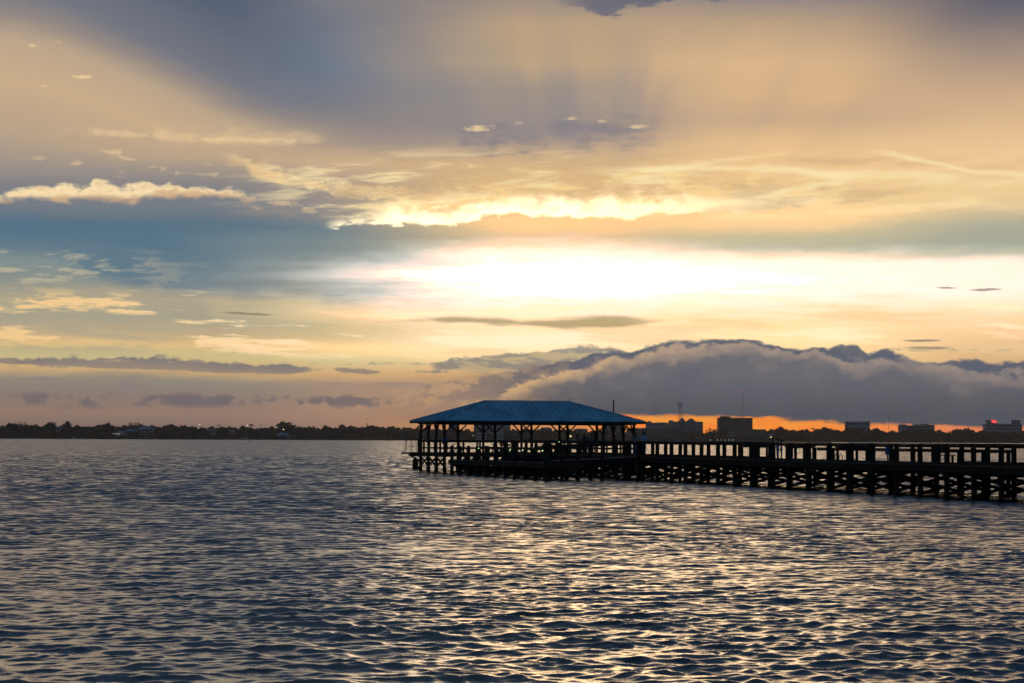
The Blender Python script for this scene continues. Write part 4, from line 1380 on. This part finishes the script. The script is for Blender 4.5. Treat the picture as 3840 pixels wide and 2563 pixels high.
b = building('shore_house', 'pale three-storey house with columned balconies on the far shore', 518, 576, 1599, 2418, 3, 4, M['cream'], 14, roof='hip', win=(0.7, 0.6), base=1.5)
for k in range(5):
    addpart(b, 'column', 518 + k * 14.2, 519.6 + k * 14.2, 1606, 1636, 2418, M['cream'], -1.6, -1.1)
for y in (1611, 1621):
    addpart(b, 'balcony', 517, 577, y, y + 1.5, 2418, M['cream'], -1.8, -0.08)
building('shore_house', 'low rambling house with lit windows beside the three-storey house', 428, 470, 1617, 2416, 2, 5, M['cream'], 12, roof='hip', base=1.0)
building('shore_house', 'dim house with a steep roof between the lit house and the three-storey one', 470, 512, 1610, 2417, 2, 4, M['grey'], 12, roof='hip', base=1.2)
building('shore_house', 'small pale house half hidden in the canopy by the spire trees', 214, 226, 1601, 2425, 1, 2, M['pale'], 8, base=8.5)
building('shore_house', 'long low white building in the trees beside the lamp pole', 776, 810, 1611, 2424, 1, 6, M['pale'], 10, base=6.0)
building('shore_house', 'pale roofed cottage beneath the conical tree', 862, 880, 1613, 2424, 1, 3, M['pale'], 9, roof='hip', base=6.0)
building('shore_house', 'grey waterside villa below the dome-shaped tree', 1036, 1088, 1624, 2414, 2, 5, M['grey'], 12, roof='hip', base=1.0)
building('shore_house', 'small pale house beside the palm near the villa', 1140, 1156, 1623, 2416, 1, 2, M['grey'], 8, roof='hip', base=3.0)
building('boathouse', 'pale blue boathouse on the far water line', 908, 930, 1642, 2404, 1, 2, M['pale'], 6, base=0.3)
building('apartment_block', 'pale apartment block seen between the first pavilion posts', 1684, 1722, 1592, 2480, 5, 3, M['grey'], 16)
building('apartment_block', 'wide pale apartment block seen under the middle of the pavilion roof', 1778, 1916, 1590, 2500, 5, 14, M['cream'], 18, win=(0.5, 0.4))
building('shore_house', 'white gabled shore house framed by the pavilion posts', 1786, 1826, 1617, 2410, 2, 4, M['cream'], 12, roof='gable', base=1.0)
building('shore_house', 'pale low shore house beside the white gabled one', 1864, 1890, 1622, 2411, 2, 3, M['cream'], 10, roof='hip', base=2.0)
building('shore_house', 'pale hip-roofed house showing over the trees under the pavilion', 2034, 2072, 1603, 2470, 2, 4, M['grey'], 12, roof='hip')
building('shore_house', 'white flat building over the heads of the pavilion visitors', 2160, 2204, 1610, 2470, 2, 5, M['pale'], 12)
building('tower_block', 'grey tower block half hidden by the low end of the blue roof', 2268, 2345, 1566, 2560, 9, 6, M['grey'], 20)
b = building('waterfront_block', 'long waterfront apartment block with pale flat roof behind the walkway', 2352, 2556, 1609, 2415, 4, 16, M['brown'], 16, base=0.8, overhang=0.8, win=(0.6, 0.45))
for x in (2368, 2386, 2416):
    addpart(b, 'gable', x - 9, x + 9, 1605, 1609, 2415, M['rooftile'], 3, 10)
b = building('hotel_wing', 'pale hotel wing with a square stair tower above the waterfront block', 2445, 2511, 1588, 2520, 5, 8, M['cream'], 16, roof='flat')
addpart(b, 'stair_tower', 2424, 2446, 1583, 1640, 2520, M['cream'], -1.0, 9)
addpart(b, 'tower_roof', 2430, 2441, 1580, 1583, 2520, M['rooftile'], 0, 7)
addpart(b, 'roof_storey', 2458, 2500, 1585, 1588.2, 2520, M['rooftile'], 1, 12)
b = building('gabled_hotel', 'tall hotel with curved gables and white columns', 2511, 2637, 1583, 2500, 7, 14, M['grey'], 18, win=(0.5, 0.55))
addpart(b, 'turret', 2510, 2526, 1577, 1600, 2500, M['grey'], -0.6, 7)
for (a0, a1, yt) in ((2544, 2576, 1568), (2572, 2614, 1570)):
    cx = (a0 + a1) / 2
    pts = []
    for k in range(13):
        f = k / 12
        pts.append((at(a0 + (a1 - a0) * f, 2500) - b.location.x, zat(1584 - (1584 - yt) * (math.sin(math.pi * f) ** 1.4), 2500, cx) - b.location.z))
    zb = zat(1586, 2500, cx) - b.location.z
    mb = MB()
    n = len(pts)
    yy = (0.4, 9.0) if a0 > 2550 else (3.0, 11.0)
    vs = [(p[0], yy[0], p[1]) for p in pts] + [(p[0], yy[0], zb) for p in pts] + [(p[0], yy[1], p[1]) for p in pts] + [(p[0], yy[1], zb) for p in pts]
    fs = []
    for k in range(n - 1):
        fs += [(k + n, k + n + 1, k + 1, k), (k + 2 * n, k + 2 * n + 1, k + 3 * n + 1, k + 3 * n), (k, k + 1, k + 2 * n + 1, k + 2 * n)]
    mb.add(vs, fs).build('gable', M['cream'], b)
for x in (2570, 2580, 2592, 2603, 2612):
    addpart(b, 'column', x - 1.2, x + 1.2, 1588, 1625, 2500, M['pale'], -1.2, -0.1)
b = building('office_block', 'dark brown office block with mast behind it and rooftop penthouse', 2697, 2823, 1569, 2520, 7, 16, M['brown'], 24, win=(0.7, 0.4))
addpart(b, 'penthouse', 2704, 2740, 1562, 1569, 2520, M['brown'], 3, 14)
addpart(b, 'facade_bay', 2745, 2770, 1571, 1625, 2520, M['glass'], -0.5, -0.1)
building('apartment_block', 'low purple-grey apartment block in front of the dark office block', 2757, 2873, 1612, 2422, 4, 18, M['brown'], 14, base=1.2, win=(0.45, 0.55))
building('shore_house', 'tiny white house in the trees before the dark office block', 2737, 2756, 1619, 2430, 1, 2, M['pale'], 7, roof='hip', base=7)
building('shore_house', 'tiny white house in the wood past the low apartment block', 2880, 2906, 1628, 2424, 1, 3, M['pale'], 7, roof='hip', base=4)
b = building('office_block', 'white office building with blank front on the skyline', 3178, 3262, 1583, 2560, 4, 1, M['pale'], 20, wstyle='band', win=(0.5, 0.28))
addpart(b, 'name_strip', 3208, 3246, 1590, 1593, 2560, M['grey'], -0.3, -0.1)
addpart(b, 'side_bay', 3178, 3188, 1581, 1615, 2560, M['grey'], -0.4, 8)
b = building('hospital_block', 'grey slab building with banded windows and three rooftop boxes', 3378, 3504, 1598, 2540, 5, 1, M['grey'], 18, wstyle='band', win=(0.5, 0.4))
for (a0, a1, y) in ((3377, 3402, 1593), (3426, 3446, 1593), (3453, 3485, 1591), (3488, 3505, 1594)):
    addpart(b, 'rooftop_box', a0, a1, y, 1600 if a0 not in (3377, 3488) else 1630, 2540, M['grey'], -0.3, 9)
b = building('sign_hotel', 'pale hotel with square end towers and a red neon sign', 3699, 3833, 1592, 2530, 5, 18, M['cream'], 18, win=(0.5, 0.5))
addpart(b, 'end_tower', 3705, 3738, 1576, 1593, 2530, M['grey'], -0.3, 12)
addpart(b, 'end_tower', 3801, 3827, 1578, 1593, 2530, M['grey'], 0.5, 12)
addpart(b, 'tower_cap', 3800, 3828, 1576.6, 1578.1, 2530, M['cream'], -0.2, 12.5)
# red neon script on the tower
sc_ = 2530 / F_PX
cx, cz = at(3728, 2530) - b.location.x, zat(1581.5, 2530, 3728) - b.location.z
loops = [[(-6.5, 3), (-8, 1), (-6.5, -0.5), (-4.5, 0.5), (-5, 3), (-7, 4.5), (-8.5, 2.5), (-8, -2), (-5, -3.5), (-2.5, -2)],
         [(-2.5, -4.5), (-1.8, 2.8), (0.5, 3.2), (1.2, 0.5), (-0.5, -1.8), (-2, -1)],
         [(2.2, -5), (2.8, 2.2), (5, 2.6), (6, 0), (4.3, -2.2), (2.6, -1.5)], [(-2.5, -4.2), (8, -3.8), (8.5, -0.5)]]
for lp in loops:
    MB().path([(cx + p[0] * sc_, -0.75, cz + p[1] * sc_) for p in lp], 0.22).build('neon_letter', M['redneon'], b)


# ------------------------------------------------------------------ masts, lamps and boats on the far shore
def mast(px, ytop, D, label, lamp=True, w=0.35):
    g = ground(D)
    root = empty('radio_mast', (at(px, D), D, g))
    tag(root, label, 'mast')
    h = zat(ytop, D, px) - g
    n = 14
    for i in range(n):
        MB().tube((0, 0, h * i / n), (0, 0, h * (i + 0.93) / n), w * 0.75 * (1 - 0.4 * i / n), w * 0.7 * (1 - 0.4 * i / n), 6).build('mast_section', M['steel'], root)
    for f in (0.45, 0.72, 0.97):
        MB().box(-0.8, 0.8, -0.1, 0.1, h * f, h * f + 0.5).build('antenna', M['steel'], root)
    if lamp:
        MB().ball((0, 0, h + 0.4), 0.42).build('obstruction_lamp', M['redlamp'], root)


mast(2785, 1467, 2600, 'tall thin radio mast with a red lamp rising behind the dark office block')
mast(3333, 1548, 2700, 'thin radio mast with red lamp between the white office and the slab building', w=0.3)
mast(1375, 1569, 2700, 'bare thin mast over the wood before the pavilion', lamp=False, w=0.22)

D = 2620.0
root = empty('lattice_tower', (at(2552, D), D, ground(D)))
tag(root, 'twin-legged lattice antenna tower above the gabled hotel', 'tower')
g = ground(D)
for px0, px1 in ((2546, 2548), (2558, 2556)):
    x0, x1 = at(px0, D) - at(2552, D), at(px1, D) - at(2552, D)
    h = zat(1513, D, 2552) - g
    for dx in (-0.75, 0.75):
        for dy in (-0.75, 0.75):
            MB().tube((x0 + dx * 1.6, dy * 1.6, 0), (x1 + dx, dy, h), 0.16, 0.12, 5).build('leg', M['steel'], root)
    n = 16
    mb = MB()
    for i in range(n):
        f0, f1 = i / n, (i + 1) / n
        a = x0 + (x1 - x0) * f0; c = x0 + (x1 - x0) * f1
        k0, k1 = 1.6 - .6 * f0, 1.6 - .6 * f1
        sg = 1 if i % 2 else -1
        MB().tube((a - 0.75 * k0 * sg, -0.75 * k0, h * f0), (c + 0.75 * k1 * sg, -0.75 * k1, h * f1), 0.1, 0.1, 4).build('lattice_bar', M['steel'], root)
    MB().box(x1 - 1.3, x1 + 1.3, -0.6, 0.6, h - 0.4, h).build('platform', M['steel'], root)
for y in (1514, 1523):
    z = zat(y, D, 2552) - g
    MB().box(-2.9, 2.9, -0.3, 0.3, z - 0.3, z + 0.3).build('crossarm', M['steel'], root)
for x in (-2.7, -0.9, 1.6):
    MB().box(x - 0.12, x + 0.12, -0.15, 0.15, h, h + 1.6).build('antenna', M['steel'], root)


def shore_lamp(px, py, D, label, mat='coollamp', r=0.42, pole=True, group=None):
    g = ground(D)
    root = empty('shore_lamp', (at(px, D), D, g))
    tag(root, label, 'lamp', group)
    h = zat(py, D, px) - g
    MB().tube((0, 0.3, -0.3), (0, 0.3, h - r * 1.05), 0.09, 0.07, 6).build('pole', M['steel'], root)
    MB().ball((0, 0, h), r).build('lantern', M[mat], root)
    MB().box(-0.06, 0.06, 0.05, 0.35, h - 0.5 - r, h - 0.2).build('bracket', M['steel'], root)


shore_lamp(751, 1593, 2460, 'lit lamp on a tall pole above the canopy near the low white building', r=0.5)
shore_lamp(930, 1597, 2460, 'lit lamp above the canopy beside the tall lone palm', r=0.5)
shore_lamp(1065, 1611, 2408, 'bright warm lamp in front of the great dome-shaped tree', 'warmlamp', 0.5)
for x in (428, 436, 443, 450):
    shore_lamp(x, 1628 if x != 428 else 1627, 2405, 'small light in the row before the low rambling house', 'warmlamp' if x > 440 else 'coollamp', 0.32, group='lights before the low house')
for x in (2665, 2692, 2705, 2720, 2735, 2749):
    shore_lamp(x, 1651, 2404, 'small light in the row along the shore below the dark office block', 'coollamp', 0.3, group='lights along the shore path')
shore_lamp(2892, 1641, 2405, 'bright lamp on the shore beside the low apartment block', 'warmlamp', 0.6)
shore_lamp(2141, 1637, 2405, 'round yellow lamp on the shore seen under the pavilion', 'warmlamp', 0.75)
shore_lamp(1776, 1634, 2405, 'faint pale lamp by the white gabled house', 'coollamp', 0.35)
for x, y in ((815, 1593), (980, 1590)):
    D = 2480
    root = empty('utility_pole', (at(x, D), D, ground(D)))
    tag(root, 'bare crossarm utility pole above the canopy ' + ('by the conical tree' if x < 900 else 'past the tall lone palm'), 'pole')
    h = zat(y, D, x) - ground(D)
    MB().tube((0, 0, -0.5), (0, 0, h), 0.2, 0.15, 6).build('shaft', M['bark'], root)
    MB().box(-1.5, 1.5, -0.12, 0.12, h - 0.9, h - 0.6).build('crossarm', M['bark'], root)


def boat(px, D, L, label):
    root = empty('motor_boat', (at(px, D), D, 0.0), 0.1)
    tag(root, label, 'boat')
    mb = MB()
    secs = [(-L / 2, 0.8, 0.9), (-L * 0.2, 1.1, 1.0), (L * 0.2, 1.05, 1.15), (L * 0.42, 0.5, 1.4), (L / 2, 0.03, 1.55)]
    for x, w, h in secs:
        mb.v += [(x, -w, h), (x, -w * 0.7, -0.3), (x, w * 0.7, -0.3), (x, w, h)]
    for i in range(len(secs) - 1):
        a = i * 4
        for j in range(3): mb.f.append((a + j, a + j + 4, a + j + 5, a + j + 1))
        mb.f.append((a + 3, a + 7, a + 4, a))
    mb.f.append((0, 1, 2, 3))
    mb.build('hull', M['hullw'], root)
    MB().box(-L * 0.22, L * 0.16, -0.75, 0.75, 0.95, 2.3).build('cabin', M['hullw'], root)
    MB().box(-L * 0.2, L * 0.165, -0.78, 0.78, 1.55, 2.05).build('cabin_window', M['glass'], root)
    MB().box(-L * 0.28, L * 0.2, -0.9, 0.9, 2.3, 2.42).build('cabin_roof', M['hullw'], root)


boat(280, 2388, 5.2, 'small white cabin boat moored below the spire trees')
boat(308, 2390, 3.0, 'tiny white boat moored beside the cabin boat')
boat(2545, 2385, 8.0, 'white motor cruiser moored before the long waterfront block')


# ------------------------------------------------------------------ people on the pier
SKIN = material('skin', (0.30, 0.19, 0.13), 0.6, var=0.08)
CLOTH = {k: material('cloth_' + k, v, 0.85, var=0.15, scale=8) for k, v in dict(
    blue=(0.07, 0.20, 0.50), navy=(0.03, 0.045, 0.11), grey=(0.26, 0.30, 0.36), white=(0.55, 0.60, 0.70), teal=(0.08, 0.32, 0.45), dark=(0.02, 0.02, 0.025), violet=(0.17, 0.17, 0.38)).items()}
HAIR = {k: material('hair_' + k, v, 0.6, var=0.2, scale=20) for k, v in dict(brown=(0.05, 0.025, 0.015), black=(0.012, 0.010, 0.010), blond=(0.16, 0.10, 0.05)).items()}


def person(s, t, h, face, label, top='blue', legs='navy', hair='brown', long_hair=True, pose='stand', z=DECK, bare_legs=False, cap=False):
    """standing figure of height h; one continuous body grown over a joint skeleton, hair as its child"""
    k = h / 1.72
    arms = {'stand': ((0.21, 0.02, 1.12), (0.20, -0.12, 0.90), (0.19, -0.16, 0.82)),
            'crossed': ((0.23, 0.0, 1.13), (0.12, -0.22, 1.05), (-0.06, -0.24, 1.10)),
            'lean': ((0.22, -0.10, 1.16), (0.20, -0.34, 1.06), (0.18, -0.42, 1.06)),
            'phone': ((0.22, -0.06, 1.15), (0.16, -0.26, 1.28), (0.10, -0.30, 1.38))}[pose]
    V, E, Rd = [], [], []

    def v(p, r, prev=None):
        V.append(Vector(p) * k); Rd.append(r * k)
        if prev is not None: E.append((prev, len(V) - 1))
        return len(V) - 1
    pel = v((0, 0, 0.94), 0.135)
    wai = v((0, 0, 1.10), 0.115, pel)
    che = v((0, 0, 1.30), 0.140, wai)
    nb = v((0, 0.01, 1.45), 0.065, che)
    nk = v((0, 0, 1.51), 0.052, nb)
    h1 = v((0, -0.01, 1.58), 0.078, nk)
    h2 = v((0, -0.005, 1.66), 0.078, h1)
    for sg in (-1, 1):
        sh = v((sg * 0.165, 0, 1.40), 0.062, che)
        el = v((sg * arms[0][0], arms[0][1], arms[0][2]), 0.042, sh)
        wr = v((sg * arms[1][0], arms[1][1], arms[1][2]), 0.030, el)
        v((sg * arms[2][0], arms[2][1], arms[2][2]), 0.034, wr)
        hp = v((sg * 0.095, 0, 0.88), 0.095, pel)
        kn = v((sg * 0.105, -0.02 * (sg > 0), 0.49), 0.062, hp)
        an = v((sg * 0.105, 0.02, 0.085), 0.042, kn)
        v((sg * 0.115, -0.13, 0.035), 0.034, an)
    me = bpy.data.meshes.new('person_skeleton')
    me.from_pydata([tuple(q) for q in V], E, [])
    ob = bpy.data.objects.new('person_skeleton', me)
    col.objects.link(ob)
    md = ob.modifiers.new('skin', 'SKIN')
    sv_ = me.skin_vertices[0].data
    for i, r in enumerate(Rd): sv_[i].radius = (r, r * (0.8 if i in (0, 1, 2) else 1.0))
    sv_[0].use_root = True
    md.use_smooth_shade = True
    ob.modifiers.new('sub', 'SUBSURF').levels = 1
    dg = bpy.context.evaluated_depsgraph_get()
    bm_ = bpy.data.meshes.new_from_object(ob.evaluated_get(dg))
    bpy.data.objects.remove(ob)
    bm_.name = 'person'
    bm_.materials.clear()
    for m_ in (SKIN, CLOTH[top], SKIN if bare_legs else CLOTH[legs], CLOTH['dark']): bm_.materials.append(m_)
    for p in bm_.polygons:
        c = p.center / k
        if c.z < 0.07: p.material_index = 3
        elif c.z < 0.98 and abs(c.x) < 0.19 + 0.0 and c.y > -0.11: p.material_index = 2
        elif c.z < 1.46 and not (abs(c.x) > 0.20 and c.z < 1.18) and not (c.y < -0.17): p.material_index = 1
        else: p.material_index = 0
    root = bpy.data.objects.new('person', bm_)
    root.location = P(s, t, z)
    root.rotation_euler = (0, 0, face)
    link(root)
    tag(root, label, 'person')
    # hair cap with its fall, face features
    hb = MB()
    hb.ball((0, 0.022 * k, 1.655 * k), 0.098 * k, 12, 8, (0.95, 1.05, 1.05))
    if long_hair:
        rings = [(1.66, 0.095, 0.05), (1.55, 0.10, 0.065), (1.42, 0.105, 0.085), (1.30, 0.085, 0.10), (1.24, 0.05, 0.10)]
        base = len(hb.v)
        for (zz, w, yb) in rings:
            for a in range(8):
                th = math.pi * a / 7
                hb.v.append((w * k * math.cos(th), (yb * (0.2 + math.sin(th)) + 0.02) * k, zz * k))
        for j in range(len(rings) - 1):
            for a in range(7):
                q = base + j * 8 + a
                hb.f.append((q, q + 1, q + 9, q + 8)); 
        for j in range(len(rings) - 1):
            q = base + j * 8
            hb.f.append((q, q + 8, q + 15, q + 7))
    hb.build('hair', HAIR[hair], root, smooth=True)
    if cap:
        MB().ball((0, -0.05 * k, 1.70 * k), 0.1 * k, 12, 6, (1.0, 1.5, 0.35)).build('cap', CLOTH['dark'], root, smooth=True)
    nose = MB().ball((0, -0.088 * k, 1.60 * k), 0.016 * k, 6, 4, (0.8, 1.2, 1.3))
    nose.build('nose', SKIN, root)
    for sg in (-1, 1):
        MB().ball((sg * 0.03 * k, -0.078 * k, 1.63 * k), 0.011 * k, 6, 4).build('eye', CLOTH['dark'], root)
    return root


def ppos(px, t):
    """offset s at which a figure standing at t shows in photograph column px"""
    kx = (px - 1920.0) / F_PX
    c, n = math.cos(PA), math.sin(PA)
    return (kx * (PO.y + c * t) - PO.x + n * t) / (c - kx * n)


person(ppos(2168, 36.4), 36.4, 1.66, R(60), 'dark-haired visitor in a grey top under the pavilion, turned to the group', 'grey', 'navy', 'black', True, 'lean')
person(ppos(2192, 37.2), 37.2, 1.68, R(-20), 'visitor in a violet shirt standing in the pavilion group', 'violet', 'navy', 'black', False, 'stand')
person(ppos(2204, 36.3), 36.3, 1.42, R(30), 'shorter child in the middle of the pavilion group', 'violet', 'dark', 'black', False, 'stand')
person(ppos(2221, 37.0), 37.0, 1.66, R(-60), 'visitor in a pale blue top beside the long-haired woman under the pavilion', 'white', 'navy', 'black', False, 'phone')
person(ppos(2231, 36.2), 36.2, 1.76, R(-80), 'tall woman with long brown hair at the edge of the pavilion group', 'navy', 'navy', 'brown', True, 'stand')
person(ppos(2307, 38.0), 38.0, 1.50, R(70), 'boy in a dark peaked cap by the end posts of the pavilion', 'navy', 'dark', 'black', False, 'stand', cap=True)
person(ppos(2383, 4.0), 4.0, 1.74, R(150), 'blond long-haired woman walking on the pier beside the pavilion corner post', 'grey', 'grey', 'blond', True, 'stand')
person(ppos(2415, 3.0), 3.0, 1.74, R(-10), 'long-haired woman with folded arms leaning on the pier railing', 'white', 'teal', 'brown', True, 'crossed')
person(ppos(2898, -20.5), -20.5, 1.36, R(100), 'boy in dark clothes, tallest of three children on the walkway', 'navy', 'dark', 'black', False, 'stand')
person(ppos(2917, -20.0), -20.0, 1.29, R(-70), 'child in a bright blue shirt between two others on the walkway', 'blue', 'teal', 'black', False, 'stand')
person(ppos(2931, -19.4), -19.4, 1.21, R(-90), 'smallest child in pale blue on the walkway', 'teal', 'teal', 'brown', False, 'stand')


# ------------------------------------------------------------------ evening air over the lagoon
def build_haze():
    o = MB().box(-2600, 2600, -60, 4200, -2.6, 75).build('haze', M['steel'])
    o['kind'] = 'stuff'
    tag(o, 'thin warm evening haze over the lagoon', 'haze')
    m = bpy.data.materials.new('haze')
    m.use_nodes = True
    nt = m.node_tree
    nt.nodes.clear()
    out = nt.nodes.new('ShaderNodeOutputMaterial')
    v = nt.nodes.new('ShaderNodeVolumePrincipled')
    v.inputs['Color'].default_value = (0.9, 0.88, 0.86, 1)
    v.inputs['Density'].default_value = 6.0e-5
    v.inputs['Anisotropy'].default_value = 0.7
    nt.links.new(v.outputs[0], out.inputs['Volume'])
    o.data.materials.clear(); o.data.materials.append(m)


build_haze()
